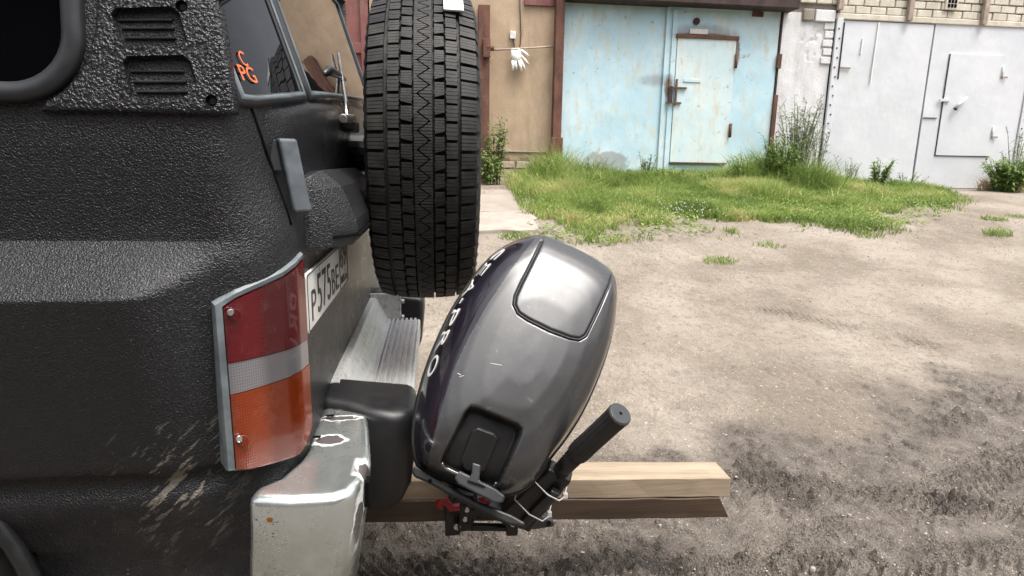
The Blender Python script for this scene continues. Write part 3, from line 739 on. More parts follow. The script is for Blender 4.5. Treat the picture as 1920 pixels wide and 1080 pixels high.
# ------------------------------------------------------------------ plants
class Blades:
    def __init__(s): s.V = []; s.F = []; s.T = []; s.n = 0
    def add(s, V, F, t):
        s.V.append(np.asarray(V)); s.F.append(np.asarray(F) + s.n); s.T.append(np.full(len(V), t)); s.n += len(V)
    def blades(s, x, y, z, h, wd, lean, tint):
        n = len(x); a = rng.random(n) * 2 * np.pi; la = rng.random(n) * 2 * np.pi
        dx, dy = np.cos(a) * wd / 2, np.sin(a) * wd / 2; lx, ly = np.cos(la) * lean * h, np.sin(la) * lean * h
        P = np.stack([x, y, z], 1); D = np.stack([dx, dy, 0 * dx], 1); Ls = np.stack([lx, ly, 0 * lx], 1); U = np.array([0, 0, 1.])[None] * h[:, None]
        p1 = P + U * .55 + Ls * .3; p2 = P + U * (1 - .25 * np.minimum(lean, 1.5)[:, None]) + Ls
        V = np.stack([P - D, P + D, p1 - D * .8, p1 + D * .8, p2], 1).reshape(-1, 3)
        b = np.arange(n)[:, None] * 5
        F = np.concatenate([b + np.array([0, 1, 3]), b + np.array([0, 3, 2]), b + np.array([2, 3, 4])], 0)
        s.V.append(V); s.F.append(F + s.n); s.T.append(np.repeat(tint, 5)); s.n += len(V)
    def leaf(s, p, d, L, wd, t, droop=.3, up=Vector((0, 0, 1))):
        d = Vector(d).normalized(); sd_ = d.cross(up); sd_ = sd_.normalized() if sd_.length > 1e-3 else Vector((1, 0, 0)); nn = sd_.cross(d)
        p = Vector(p); m_ = p + d * L * .5 + nn * L * .06; e = p + d * L - Vector((0, 0, droop * L))
        s.add([p, m_ + sd_ * wd / 2 + nn * wd * .15, m_, m_ - sd_ * wd / 2 + nn * wd * .15, e], [(0, 1, 2), (0, 2, 3), (1, 4, 2), (2, 4, 3)], t)
    def stem(s, path, r, t):
        mb = MB(); mb.tube(path, r, 4)
        fs = []
        for f in mb.f:
            for k in range(1, len(f) - 1): fs.append((f[0], f[k], f[k + 1]))
        s.add([tuple(v) for v in mb.v], fs, t)
    def build(s, name, mat, parent=None, org=Vector()):
        V = np.concatenate(s.V) - np.array(org)[None]; o = np_mesh(name, V, np.concatenate(s.F), mat, {'tint': np.concatenate(s.T)}, False)
        if parent: o.parent = parent
        return o
def inside(poly, x, y):
    r = np.zeros(len(x), bool); n = len(poly)
    for i in range(n):
        (x0, y0), (x1, y1) = poly[i], poly[(i + 1) % n]
        c = ((y0 > y) != (y1 > y)) & (x < (x1 - x0) * (y - y0) / (y1 - y0 + 1e-12) + x0); r ^= c
    return r
edge_pix = [(975, 352), (985, 375), (1015, 412), (1000, 440), (1070, 452), (1130, 462), (1185, 455), (1180, 440), (1240, 446), (1330, 440), (1430, 436), (1510, 428), (1600, 432), (1700, 424), (1745, 405), (1770, 386)]
front = [gpx(*p) for p in edge_pix]
gpoly = [(p.x, p.y) for p in front] + [(6.9, 7.6), (7.5, 8.9), (1.30, 8.9)]
def scatter(n, poly, soft=.16):
    xs = np.array([p[0] for p in poly]); ys = np.array([p[1] for p in poly])
    x = xs.min() + rng.random(n) * (xs.max() - xs.min()); y = ys.min() + rng.random(n) * (ys.max() - ys.min())
    k = inside(poly, x + (rng.random(n) - .5) * soft, y + (rng.random(n) - .5) * soft); return x[k], y[k]
g = Blades()
x, y = scatter(190000, gpoly, .55)
fy = np.interp(x, [p.x for p in sorted(front, key=lambda q_: q_.x)], [p.y for p in sorted(front, key=lambda q_: q_.x)]); edge_f = sstep(-.2, 1.7, y - fy)
den = fbm(x, y, 1.7, 4, 50) * .75 + fbm(x, y, 7, 3, 53) * .35 + .34 * edge_f; k = den > (.54 + .22 * rng.random(len(x))); x, y = x[k], y[k]
hh = (.05 + .06 * rng.random(len(x))) * (1 + 1.6 * sstep(6.6, 8.6, y)) * (.45 + 1.3 * fbm(x, y, 2.2, 3, 61)) * (1 - .55 * sstep(4.6, 7.8, x))
tint = np.clip((fbm(x, y, 2.4, 4, 71) - .5) * 2.2 + .35 + rng.random(len(x)) * .55 - .2 + .18 * (rng.random(len(x)) > .9), 0, 1)
g.blades(x, y, ground_h(x, y) - .01, hh, .006 + .006 * rng.random(len(x)), .2 + .9 * rng.random(len(x)), tint)
# higher grass along the foot of the blue gate
tall = [(1.35, 8.85), (1.3, 7.9), (2.3, 7.6), (3.4, 7.7), (4.2, 7.2), (5.2, 7.0), (6.0, 7.6), (6.1, 8.85)]
x, y = scatter(42000, tall, .3); k = fbm(x, y, 1.9, 3, 80) > (.36 + .25 * rng.random(len(x))); x, y = x[k], y[k]
hump = 1 + 1.0 * np.exp(-((x - 4.9) / .7) ** 2) + .9 * np.exp(-((x - 1.7) / .45) ** 2)
hh = (.10 + .28 * rng.random(len(x)) ** 1.6) * (.5 + fbm(x, y, 1.5, 3, 91)) * hump * (.6 + .4 * sstep(7.2, 8.4, y)) * (1 - .45 * np.exp(-((x - 3.0) / .6) ** 2))
g.blades(x, y, ground_h(x, y) - .01, hh, .006 + .005 * rng.random(len(x)), .15 + .8 * rng.random(len(x)), np.clip((fbm(x, y, 2.2, 3, 95) - .5) * 2 + .4 + rng.random(len(x)) * .6 - .25 + .3 * (rng.random(len(x)) > .93), 0, 1))
# clover-like ground leaves
x, y = scatter(14000, gpoly, .4); k = fbm(x, y, 1.3, 3, 33) > .5; x, y = x[k], y[k]
z = ground_h(x, y)
for i in range(len(x)):
    a = random.uniform(0, 6.28); g.leaf((x[i], y[i], z[i] + random.uniform(.01, .06)), (math.cos(a), math.sin(a), random.uniform(-.1, .5)), random.uniform(.025, .075), random.uniform(.018, .038), random.uniform(.0, .7))
go = g.build('grass', 'grass'); go['kind'] = 'stuff'; go['label'] = 'green grass and clover strip growing in front of the garage gates'; go['category'] = 'grass'
# thin stray tufts on the dirt edge
def tuft(px, py, n, h, label):
    p = gpx(px, py); b = Blades(); a = rng.random(n) * 6.28; r = rng.random(n) ** .6 * .10
    xx, yy = p.x + np.cos(a) * r * 1.6, p.y + np.sin(a) * r
    b.blades(xx, yy, ground_h(xx, yy) - .01, h * (.5 + rng.random(n)), np.full(n, .007), .3 + .9 * rng.random(n), rng.random(n) * .8)
    tag(b.build('grass_tuft', 'grass'), label, 'grass', 'stray grass tufts on the dirt')
tuft(1873, 442, 150, .09, 'small dark grass tuft on the dirt at the far right')
tuft(1865, 410, 200, .05, 'low grass patch on dirt below the right-hand bush')
tuft(1910, 405, 120, .05, 'low grass patch at the right edge of the picture')
tuft(1350, 492, 200, .05, 'lone sparse tuft on gravel in front of the grass strip')
tuft(1440, 462, 120, .05, 'sparse tuft on gravel just in front of the grass strip')
tuft(1630, 445, 120, .06, 'sparse tuft on dirt before the right half of the grass')
tuft(965, 443, 260, .05, 'low mossy grass behind the top of the motor cowl')
# clover flowers
fl = Blades(); mbf = MB()
for k in range(90):
    px, py = (random.gauss(1275, 28), random.gauss(402, 11)) if k < 70 else (random.uniform(1150, 1700), random.uniform(385, 425))
    p = gpx(px, py); z = gz(p.x, p.y) + random.uniform(.07, .13); s_ = random.uniform(.005, .009)
    mbf.add([(p.x + s_, p.y, z), (p.x - s_, p.y, z), (p.x, p.y + s_, z), (p.x, p.y - s_, z), (p.x, p.y, z + s_), (p.x, p.y, z - s_)], [(0, 2, 4), (2, 1, 4), (1, 3, 4), (3, 0, 4), (2, 0, 5), (1, 2, 5), (3, 1, 5), (0, 3, 5)])
    
cf = mbf.build('clover_blossom', 'petal', None, smooth=True); cf['kind'] = 'stuff'; cf['label'] = 'tiny white clover blossoms scattered in the grass'; cf['category'] = 'flowers'

def weed(name, foot, label, nst, H, spread, mat, leafL, leafW, nleaf, cat='weed', seedy=0, group=None, up=.35):
    foot = Vector(foot); foot.z = gz(foot.x, min(foot.y, 8.9)) if foot.y < 8.95 else GB
    o = root(name, foot, label, cat, group)
    st, lf, sdh = Blades(), Blades(), Blades()
    for s_ in range(nst):
        a = random.uniform(0, 6.283); h = H * random.uniform(.55, 1.0); rr = spread * random.uniform(.2, 1.0)
        b0 = foot + Vector((math.cos(a) * rr * .35, math.sin(a) * rr * .2, -.02)); top = foot + Vector((math.cos(a) * rr, math.sin(a) * rr * .5, h))
        mid = b0.lerp(top, .5) + Vector((math.cos(a) * rr * -.1, 0, h * .06)); path = [b0, b0.lerp(mid, .6), mid, mid.lerp(top, .55), top]
        st.stem(path, [.007, .006, .005, .004, .002], random.uniform(0, .5))
        for k in range(nleaf):
            t = (k + random.random()) / nleaf; t = .12 + .88 * t
            p = b0.lerp(mid, t * 2) if t < .5 else mid.lerp(top, t * 2 - 1)
            la = random.uniform(0, 6.283); lf.leaf(p, (math.cos(la), math.sin(la), random.uniform(-.1, up * 2)), leafL * random.uniform(.5, 1.1) * (1.2 - .6 * t), leafW * random.uniform(.6, 1.1), random.random() * .9, droop=random.uniform(0, .5))
        for k in range(seedy):
            t = 1 - .5 * random.random(); p = mid.lerp(top, t * 2 - 1 if t > .5 else 0); la = random.uniform(0, 6.283); e = p + Vector((math.cos(la), math.sin(la), random.uniform(.2, 1.4))) * random.uniform(.03, .1)
            sdh.stem([p, e], .0025, random.random())
            for q_ in range(4): sdh.leaf(p.lerp(e, random.uniform(.4, 1)), (random.uniform(-1, 1), random.uniform(-1, 1), random.uniform(-.3, 1)), .022, .012, random.random())
    a_ = st.build('stems', mat, o, foot); b_ = lf.build('leaves', mat, o, foot)
    if seedy: sdh.build('seed_heads', mat, o, foot)['kind'] = 'stuff'
    return o
G8 = 8.75
def foot(px, py): p = gpx(px, py); return (p.x, min(p.y, 8.72), 0)
def fa(px, Y): p = atY(px, 330, Y); return (p.x, Y, 0)
WG = 'weeds along the garages'
weed('tall_weed', fa(1492, 8.5), 'tallest airy weed with seed heads against the white pier', 30, 1.36, .36, 'leaf_grey', .11, .028, 30, seedy=12, group=WG)
weed('tall_weed', fa(1462, 8.3), 'bushy green weed at the right foot of the blue gate', 36, .78, .46, 'leaf', .13, .036, 28, seedy=4, group=WG)
weed('tall_weed', fa(1528, 8.5), 'thin weed with brown seed heads in front of the white frame strip', 8, 1.05, .22, 'leaf_grey', .07, .014, 10, seedy=9, group=WG)
weed('leafy_plant', fa(930, 8.6), 'leaning bright green plant at the left foot of the tan wall', 14, .92, .17, 'leaf', .15, .045, 24, cat='plant')
weed('leafy_plant', fa(917, 8.4), 'low green plant beside the rusty post behind the tyre', 14, .5, .2, 'leaf', .13, .045, 16, cat='plant')
weed('leafy_weed', fa(1212, 8.6), 'dusty green weed under the middle of the blue gate', 12, .50, .18, 'leaf_grey', .11, .04, 16, group=WG)
weed('broad_leaf_plant', fa(1255, 8.2), 'broad leaved dark plant under the wicket door corner', 16, .30, .30, 'leaf', .16, .06, 9, cat='plant')
weed('broad_leaf_plant', fa(1180, 8.3), 'low dark leafy plant under the left blue leaf', 16, .26, .34, 'leaf', .13, .05, 9, cat='plant')
weed('leafy_weed', fa(1400, 8.3), 'green weeds rising between wicket door and right gate edge', 22, .48, .42, 'leaf', .11, .028, 16, seedy=3, group=WG)
weed('leafy_weed', fa(1325, 8.2), 'low weeds in the grass below the wicket door', 16, .30, .40, 'leaf', .10, .03, 12, group=WG)
weed('leafy_weed', fa(1110, 8.4), 'dry and green stalks under the bare patch of the left blue leaf', 12, .42, .30, 'leaf_grey', .09, .02, 8, seedy=2, group=WG)
weed('leafy_weed', fa(1645, 8.45), 'upright green weed in front of the white gate left leaf', 18, .50, .28, 'leaf', .13, .042, 18, group=WG)
weed('leafy_weed', fa(1592, 8.5), 'sparse dry stalks before the left edge of the white gate', 9, .50, .28, 'leaf_grey', .06, .016, 8, seedy=4, group=WG)
weed('leafy_weed', fa(1700, 8.3), 'low green weeds mixed into grass under the white gate seam', 12, .28, .35, 'leaf', .10, .03, 12, group=WG)
weed('leafy_bush', fa(1888, 8.4), 'dense green bush at the right foot of the white gate', 60, .55, .48, 'leaf', .14, .055, 18, cat='bush')
weed('leafy_bush', fa(1905, 8.6), 'taller pale weeds rising behind the right-hand bush', 16, .95, .3, 'leaf_grey', .09, .024, 14, cat='bush', seedy=4)
def reeds(px, py, n, h, label, mat='grass', sp=.35):
    p = gpx(px, py); p.y = min(p.y, 8.6); b = Blades(); a = rng.random(n) * 6.28; r = rng.random(n) ** .6 * sp
    xx, yy = p.x + np.cos(a) * r, p.y + np.sin(a) * r * .5
    b.blades(xx, yy, ground_h(xx, yy) - .01, h * (.4 + .7 * rng.random(n)), np.full(n, .012), .25 + 1.0 * rng.random(n), rng.random(n) * (.7 if mat == 'grass' else 1))
    tag(b.build('grass_clump', mat), label, 'grass clump')
reeds(1075, 345, 900, .42, 'long arching grass clump at the foot of the rusty post')
reeds(1020, 352, 500, .30, 'long grass tussock left of the rusty post on the apron edge')
reeds(1230, 335, 110, .62, 'thin tall grass stalks before the blue gate seam', sp=.3)
reeds(1740, 350, 500, .30, 'dry beige grass clump below the white gate seam', 'straw', .5)

# ------------------------------------------------------------------ the off-road car
car = root('off_road_car', (-2.2, 1.875, 0), 'black textured off-road car with spare tyre on its rear door', 'car')
def sm(a, b, x):
    t = min(1, max(0, (x - a) / (b - a))); return t * t * (3 - 2 * t)
def x_rear(z):
    if z < 1.275: return -.24
    return -.24 - max(0, z - 1.30) * .32
def y_side(X, z):
    y = 1.0 + max(0, z - 1.27) * .13
    b = 1 - sm(-.46, -.30, X); zb = .995 + .055 * sm(-.45, -.29, X)
    if z < 1.072: y -= .072 * b * min(1., (1.072 - z) / (1.072 - zb))
    y += .085 * min(1., max(0., (zb - z) / .42))  * (.4 + .6 * b) - .012 * sm(1.07, 1.25, z)
    y += .016 * sm(.69, .676, z) - .014 * sm(.668, .63, z) + .035 * sm(.62, .45, z)
    return y
def corner(z):
    t = sm(1.06, 1.22, z); xr = x_rear(z)
    Xc = (-.335) * (1 - t) + (xr - .078) * t; p0 = Vector((Xc, y_side(Xc, z)))
    c = Vector((-.257, 1.015)) * (1 - t) + Vector((xr - .040, 1.035 + max(0, z - 1.27) * .13)) * t
    p2 = Vector((xr, 1.115)) * (1 - t) + Vector((xr, 1.25)) * t
    return [p0 * (1 - s) ** 2 + c * 2 * s * (1 - s) + p2 * s * s for s in [k / 14 for k in range(15)]]
def plan(z, inset=0.):
    xf = -4.35 if z < 1.09 else (-4.2 if z < 1.125 else -3.2 + (z - 1.13) * .85)
    xs = [xf + (-2.3 - xf) * k / 8 for k in range(8)] + list(np.arange(-2.3, -1.6, .1)) + list(np.arange(-1.6, -.345, .0125))
    cn = corner(z); xs = [x_ for x_ in xs if True]
    left = [Vector((x_, y_side(x_, z))) for x_ in xs if x_ < -.348] 
    rear = [Vector((x_rear(z), cn[-1].y + (1.875 - cn[-1].y) * k / 14)) for k in range(1, 15)]
    half = left + cn + rear
    if inset: half = [Vector((p.x + (inset if p.x < -2.5 else (-inset * 1.5 if p.x > -.6 else 0)), min(1.875, p.y + inset))) for p in half]
    other = [Vector((p.x, 3.75 - p.y)) for p in reversed(half[:-1])]
    return half + other
zl = [.41, .44, .47, .5, .53, .56, .585] + sorted(list(np.arange(.60, 1.30, .0105)) + [.9925, .9955, 1.0685, 1.0715, 1.0745, 1.078]) + [1.30, 1.33, 1.37, 1.42, 1.5, 1.6, 1.7, 1.78, 1.82]
rows = [[(p.x, p.y, z) for p in plan(z)] for z in zl] + [[(p.x, p.y, 1.85) for p in plan(1.82, .04)], [(p.x, p.y, 1.865) for p in plan(1.82, .14)]]
AXLE = -1.105
def body():
    mb = MB(); n = len(rows[0])
    mb.grid(rows, True); o = 0
    mb.f.append(tuple((len(rows) - 1) * n + j for j in range(n)))
    keep = []
    for f in mb.f:
        c = sum((Vector(mb.v[i]) for i in f), Vector()) / len(f)
        if any((c.x - ax) ** 2 + (c.z - .40) ** 2 < .43 ** 2 for ax in (AXLE, -3.55)) and (c.y < 1.15 or c.y > 2.6): continue
        keep.append(f)
    mb.f = keep; ob = mb.build('body_shell', 'raptor', car, smooth=True)
    return ob
shell = body()
def on_body(px, py, off=0.):
    z = 1.1
    for _ in range(8):
        cn = plan(z); best = None
        half = cn[:len(cn) // 2 + 12]
        d = ray(px, py); k = math.atan2(d.x, d.y); last = None
        for a, b in zip(half, half[1:]):
            if a.x < -.8: continue
            fa = math.atan2(a.x, a.y) - k; fb = math.atan2(b.x, b.y) - k
            if fa <= 0 < fb or (fa < 0 <= fb):
                t = fa / (fa - fb); p = a.lerp(b, t); nrm = Vector((b.y - a.y, -(b.x - a.x))).normalized(); best = (p, nrm); break
        if best is None: break
        p, nrm = best; z = CAM_LOC.z + d.z * p.y / d.y
    return Vector((p.x + nrm.x * off, p.y + nrm.y * off, z)), Vector((nrm.x, nrm.y, 0))
def surf_pt(Y, z, off=0.):
    half = plan(z); half = half[:len(half) // 2 + 1]
    for a, b in zip(half, half[1:]):
        if a.x > -.36 and a.y <= Y <= b.y:
            t = (Y - a.y) / max(1e-9, b.y - a.y); p = a.lerp(b, t); break
    else: p = Vector((x_rear(z), Y))
    return Vector((p.x + off, p.y - (off * .5 if Y < 1.15 else 0), z))
# wheels, arches, underside
def wheel(name, X, y0, y1, parent):
    R_, w_ = .375, (y1 - y0); yc = (y0 + y1) / 2
    prof = [(R_ * .57, -.5), (R_ * .8, -.54), (R_ * .94, -.5), (R_ * .985, -.42), (R_, -.3), (R_, .3), (R_ * .985, .42), (R_ * .94, .5), (R_ * .8, .54), (R_ * .57, .5)]
    rr = [[(X + r * math.cos(a), yc + t * w_, .375 + r * math.sin(a)) for r, t in prof] for a in [2 * math.pi * k / 48 for k in range(49)]]
    o = MB().grid(rr).build('wheel', 'tyre', parent, smooth=True)
    sgn = -1 if yc < 1.8 else 1; yo = yc + sgn * w_ * .3
    MB().tube([(X, yo, .375), (X, yo + sgn * .02, .375)], .205, 32).build('rim', 'steel', o, bevel=.01)
    MB().tube([(X, yo + sgn * .02, .375), (X, yo + sgn * .07, .375)], .055, 20).build('hub', 'motor_black', o, bevel=.006)
    return o
for X in (AXLE, -3.55):
    wheel('wheel', X, 1.06, 1.32, car); wheel('wheel', X, 2.43, 2.69, car)
    for yy, sg in ((1.0, 1), (2.75, -1)):
        arc = [(X + .43 * math.cos(a), yy + .012 * sg, .40 + .43 * math.sin(a)) for a in [math.pi * k / 40 for k in range(41)]]
        MB().tube(arc, .014, 8).build('arch_lip', 'black_plastic', car, smooth=True)
        MB().grid([arc, [(a, yy + .33 * sg, c) for a, b, c in arc]]).build('wheel_liner', 'void', car, smooth=True)
quickbox('underbody', (-4.2, 1.36, .36), (-.29, 2.39, .50), 'void', car, .02)
quickbox('hitch_receiver', (-.62, 1.50, .405), (-.24, 1.72, .47), 'motor_black', car, .006)
# side window: glass and rubber surround
def rrect(x0, x1, z0, z1, r, n=10):
    pts = []
    for cx, cz, a0 in ((x1 - r, z0 + r, -90), (x1 - r, z1 - r, 0), (x0 + r, z1 - r, 90), (x0 + r, z0 + r, 180)):
        for k in range(n + 1): a = R(a0 + 90 * k / n); pts.append((cx + r * math.cos(a), cz + r * math.sin(a)))
    return pts
def ypl(z): return .988 + max(0, z - 1.27) * .13
wo, wi = rrect(-1.55, -.494, 1.272, 1.74, .095), rrect(-1.522, -.522, 1.300, 1.712, .072)
rg = lambda pts, off: [(a, ypl(b) + off, b) for a, b in pts]
wm = [((a[0] * .35 + b[0] * .65), (a[1] * .35 + b[1] * .65)) for a, b in zip(wo, wi)]; wm0 = [((a[0] * .85 + b[0] * .15), (a[1] * .85 + b[1] * .15)) for a, b in zip(wo, wi)]
sw = MB().grid([rg(wo, .004), rg(wo, -.008), rg(wm0, -.016), rg(wm, -.017), rg(wi, -.010), rg(wi, .0)], True).build('side_window', 'gasket', car, smooth=True)
pn = MB(); pn.add(rg(wi, -.004), [tuple(range(len(wi)))]); pn.build('pane', 'glass_side', sw)
# moulded trim panel with two louvred vents
def pix_poly(pix, Y): return [(atY(x_, y_, Y).x, atY(x_, y_, Y).z) for x_, y_ in pix]
def bool_cut(o, cutters):
    for c in cutters:
        m_ = o.modifiers.new('cut', 'BOOLEAN'); m_.operation = 'DIFFERENCE'; m_.solver = 'EXACT'; m_.object = c
    dg = bpy.context.evaluated_depsgraph_get(); me = bpy.data.meshes.new_from_object(o.evaluated_get(dg)); o.modifiers.clear(); old = o.data; o.data = me
    for c in cutters: bpy.data.objects.remove(c)
TP = .992
tpix = [(80, 210), (95, 190), (128, 168), (152, 138), (168, 100), (176, 55), (176, -40), (176, -120), (372, -120), (392, -40), (408, 12), (426, 105), (446, 216)]
def lean(poly, y0, y1): 
    g_ = lambda a, b, c: (a, c + max(0, b - 1.27) * .13, b)
    return MB().prism(poly, y0, y1, g_)
trim = lean(pix_poly(tpix, TP), 1.012, .977).build('vent_trim', 'raptor_coarse', car)
v1 = [(205, 24), (214, 14), (318, 10), (334, 22), (352, 76), (346, 88), (238, 90), (228, 82)]; v2 = [(234, 116), (242, 106), (346, 104), (360, 116), (372, 152), (356, 180), (340, 190), (262, 192), (252, 184)]
def cutter(pix, s0, s1):
    p0 = pix_poly(pix, TP); cx = sum(a for a, b in p0) / len(p0); cz = sum(b for a, b in p0) / len(p0)
    sc = lambda s_: [(cx + (a - cx) * s_, cz + (b - cz) * s_) for a, b in p0]
    sh = (.004, -.003)
    mb = MB(); mb.loft([[(a, .95 + max(0, b - 1.27) * .13, b) for a, b in sc(s1 * 1.05)], [(a, .978 + max(0, b - 1.27) * .13, b) for a, b in sc(s1)], [(a + sh[0] * -1.5, 1.006 + max(0, b - 1.27) * .13, b + sh[1]) for a, b in sc(s0)]])
    return mb.build('cut_tool', 'void', None)
lp = [atY(203, -60, TP), atY(205, 0, TP), atY(219, 110, TP), atY(235, 212, TP)]
gr_cut = MB().tube([(p.x, .977 + max(0, p.z - 1.27) * .13, p.z) for p in lp], .0022, 5).build('cut_tool', 'void', None)
c1, c2 = cutter(v1, .80, 1.0), cutter(v2, .80, 1.0)
hole1, hole2 = [MB().tube([(p.x, .96, p.z), (p.x, .988 + max(0, p.z - 1.27) * .13, p.z)], .0085, 16).build('cut_tool', 'void', None) for p in (atY(338, 10, TP), atY(402, 190, TP))]
b_ = trim.modifiers.new('bevel', 'BEVEL'); b_.width = .007; b_.segments = 3; b_.limit_method = 'ANGLE'
bool_cut(trim, [c1, c2, gr_cut, hole1, hole2]); smooth_by_angle(trim, 38)
for vp, ys in ((v1, (31, 47, 66)), (v2, (130, 150, 169))):
    p0 = pix_poly(vp, TP); xa, xb = min(a for a, b in p0), max(a for a, b in p0); za, zb = min(b for a, b in p0), max(b for a, b in p0)
    lean([(xa + .01, za + .006), (xb - .012, za + .006), (xb - .012, zb - .006), (xa + .01, zb - .006)], 1.004, 1.009).build('vent_back', 'void', trim)
    for k, yy in enumerate(ys):
        pa = atY((214 if vp is v1 else 243) + k * 7, yy, .992); pb = atY((318 if vp is v1 else 345) + k * 4, yy, .992)
        dz = max(0, pa.z - 1.27) * .13
        mb = MB(); mb.loft([[(p.x, .984 + dz, p.z - .004), (p.x, .984 + dz, p.z - .0015), (p.x, 1.006 + dz, p.z + .007), (p.x, 1.006 + dz, p.z + .004)] for p in (pa, pb)])
        mb.build('louvre', 'black_plastic', trim, bevel=.0006)
for px_, py_ in ((338, 10), (402, 190)):
    p = atY(px_, py_, TP); yy = .984 + max(0, p.z - 1.27) * .13
    MB().tube([(p.x, yy, p.z), (p.x, yy + .004, p.z)], .0055, 10).build('screw', 'gasket', trim, bevel=.001)
# rear door seam, hinge cover
MB().tube([on_body(x_, y_, -.0005)[0] for x_, y_ in ((380, -55), (392, 0), (430, 92), (470, 200), (492, 263), (512, 320), (530, 372), (546, 422))], .0032, 6).build('door_seam', 'void', car, smooth=True)
def hinge_cover():
    a, nrm = on_body(520, 262); b, _ = on_body(548, 392)
    n2 = Vector((.55, -.83, 0)).normalized(); up_ = (b - a).normalized(); sd_ = Vector((.83, .55, 0)).normalized()
    # plate standing off the corner, seen broadside
    def prism(p0, p1, w0, w1, d0, d1, name, mat, bv):
        mb = MB(); rings = []
        for p in (p0, p1): rings.append([p + sd_ * s_ + n2 * d for s_, d in ((w0, d0), (w1, d0), (w1, d1), (w0, d1))])
        mb.loft(rings); return mb.build(name, mat, car, smooth=False, bevel=bv, seg=3)
    A = a + up_ * -.002; B = b + up_ * .004
    prism(A, B, -.006, .026, .006, .024, 'hinge_cover', 'grey_plastic', .005)
    prism(A + up_ * .002, A + up_ * .055, -.03, -.0065, .004, .014, 'hinge_leaf', 'black_plastic', .002)
hinge_cover()
# rear windows
def zsill(Y): return float(np.interp(Y, [1.05, 1.25, 1.4, 1.9, 2.45], [1.298, 1.328, 1.343, 1.385, 1.425]))
def rear_pane(Y0, Y1, z0, z1, name, turn=0.):
    ny_, nz_ = 14, 12
    def sp(Y, z, o_):
        t = (z - z0) / (z1 - z0); zz = zsill(Y) + (z1 - zsill(Y)) * t; return tuple(surf_pt(Y, zz, o_ + (Y - Y0) * turn))
    fr = lambda o_, e: [[sp(Y0 - e + (Y1 - Y0 + 2 * e) * j / ny_, z0 - e + (z1 - z0 + 2 * e) * i / nz_, o_) for j in range(ny_ + 1)] for i in range(nz_ + 1)]
    def edge(o_, e):
        g_ = fr(o_, e); return g_[0] + [r_[-1] for r_ in g_[1:]] + g_[-1][-2::-1] + [r_[0] for r_ in g_[-2:0:-1]]
    f = MB().grid([edge(-.002, .020), edge(.005, .0185), edge(.010, .012), edge(.010, .003), edge(.004, 0)], True).build(name, 'gasket', car, smooth=True)
    MB().grid([edge(.0105, .009), edge(.0125, .006), edge(.0105, .002)], True).build('bright_bead', 'grey_trim', f, smooth=True)
    MB().grid(fr(.005, .002)).build('pane', 'glass', f, smooth=True); return f
rw1 = rear_pane(1.028, 1.225, 1.335, 1.74, 'rear_window'); rw2 = rear_pane(1.29, 2.40, 1.345, 1.74, 'rear_window', .03)
MB().grid([[tuple(surf_pt(Y, zsill(Y) - .042 + dz, o_ * sm(1.05, 1.16, Y) - .004 * (1 - sm(1.05, 1.16, Y)))) for Y in np.linspace(1.05, 2.45, 60)] for dz, o_ in ((.022, -.004), (.016, .005), (.008, .0105), (0, .013), (-.03, .010), (-.07, .004), (-.10, -.002))]).build('window_ledge', 'raptor', car, smooth=True)
rw1['label'] = 'narrow left rear window with orange sticker letters'
def sticker(body, px0, py0, size, sx, name):
    p0, _ = on_body(px0, py0)
    text_mesh(name, body, size, 'orange', rw1, lambda c: surf_pt(max(1.036, p0.y) + c.x * sx, p0.z + c.y, .0075 + c.z * .3), .0006)
sticker('C', 446, 122, .032, .75, 'sticker_letter'); sticker('PG', 446, 150, .034, .95, 'sticker_letters')
# wiper
wp = [atX(651, 224, -.205), atX(648, 190, -.225), atX(642, 150, -.25), atX(634, 100, -.27)]
wa = MB().tube(wp, [.007, .006, .005, .004], 8).build('wiper_arm', 'steel', car, smooth=True)
MB().tube([atX(643, 222, -.20), atX(660, 222, -.20)], .010, 12).build('pivot_nut', 'steel', wa, bevel=.002)
quickbox('wiper_block', tuple(atX(645, 238, -.235) - Vector((.01, .05, .012))), tuple(atX(645, 238, -.235) + Vector((.03, .08, .018))), 'motor_black', wa, .006)
MB().tube([atX(607, 140, -.262), atX(618, 132, -.262), atX(632, 140, -.262), atX(645, 150, -.262)], [.008, .012, .012, .008], 8).build('wiper_spindle_cover', 'motor_black', car, smooth=True)
MB().tube([atX(604, 135, -.262), atX(600, 163, -.262)], .0035, 6).build('washer_hose', 'motor_black', car)
# number-plate lamp housing: long wedge along the door
def housing():
    def sec(Y, s_, xo): 
        xb = -.242; k = [(xb, 1.178 - .02 * (1 - s_)), (xb + .026 * s_, 1.180 - .02 * (1 - s_)), (xb + .062 * s_, 1.150 - .01 * (1 - s_)), (xb + .088 * s_, 1.086), (xb + .090 * s_, 1.064), (xb + .080 * s_, 1.036), (xb, 1.030)]
        return [(a, Y, z) for a, z in k]
    mb = MB(); mb.loft([sec(1.172, .12, 0), sec(1.188, .55, 0), sec(1.235, 1.0, 0), sec(1.75, 1.0, 0), sec(1.86, .6, 0)])
    o = mb.build('plate_lamp_housing', 'raptor', car, bevel=.004, seg=2); smooth_by_angle(o, 20)
    mb = MB(); mb.loft([[(x_, y_, 1.064) for x_, y_ in pp] and [(x_, y_, z_) for x_, y_ in pp] for z_, pp in ((1.053, PR(.0025)), (1.0585, PR(.0025)))])
    mb.build('shadow_gap', 'void', o)
def PR(e): return [(-.243, 1.176), (-.192 + e, 1.19), (-.152 + e, 1.236), (-.152 + e, 1.75), (-.19, 1.84), (-.243, 1.85)]
housing()
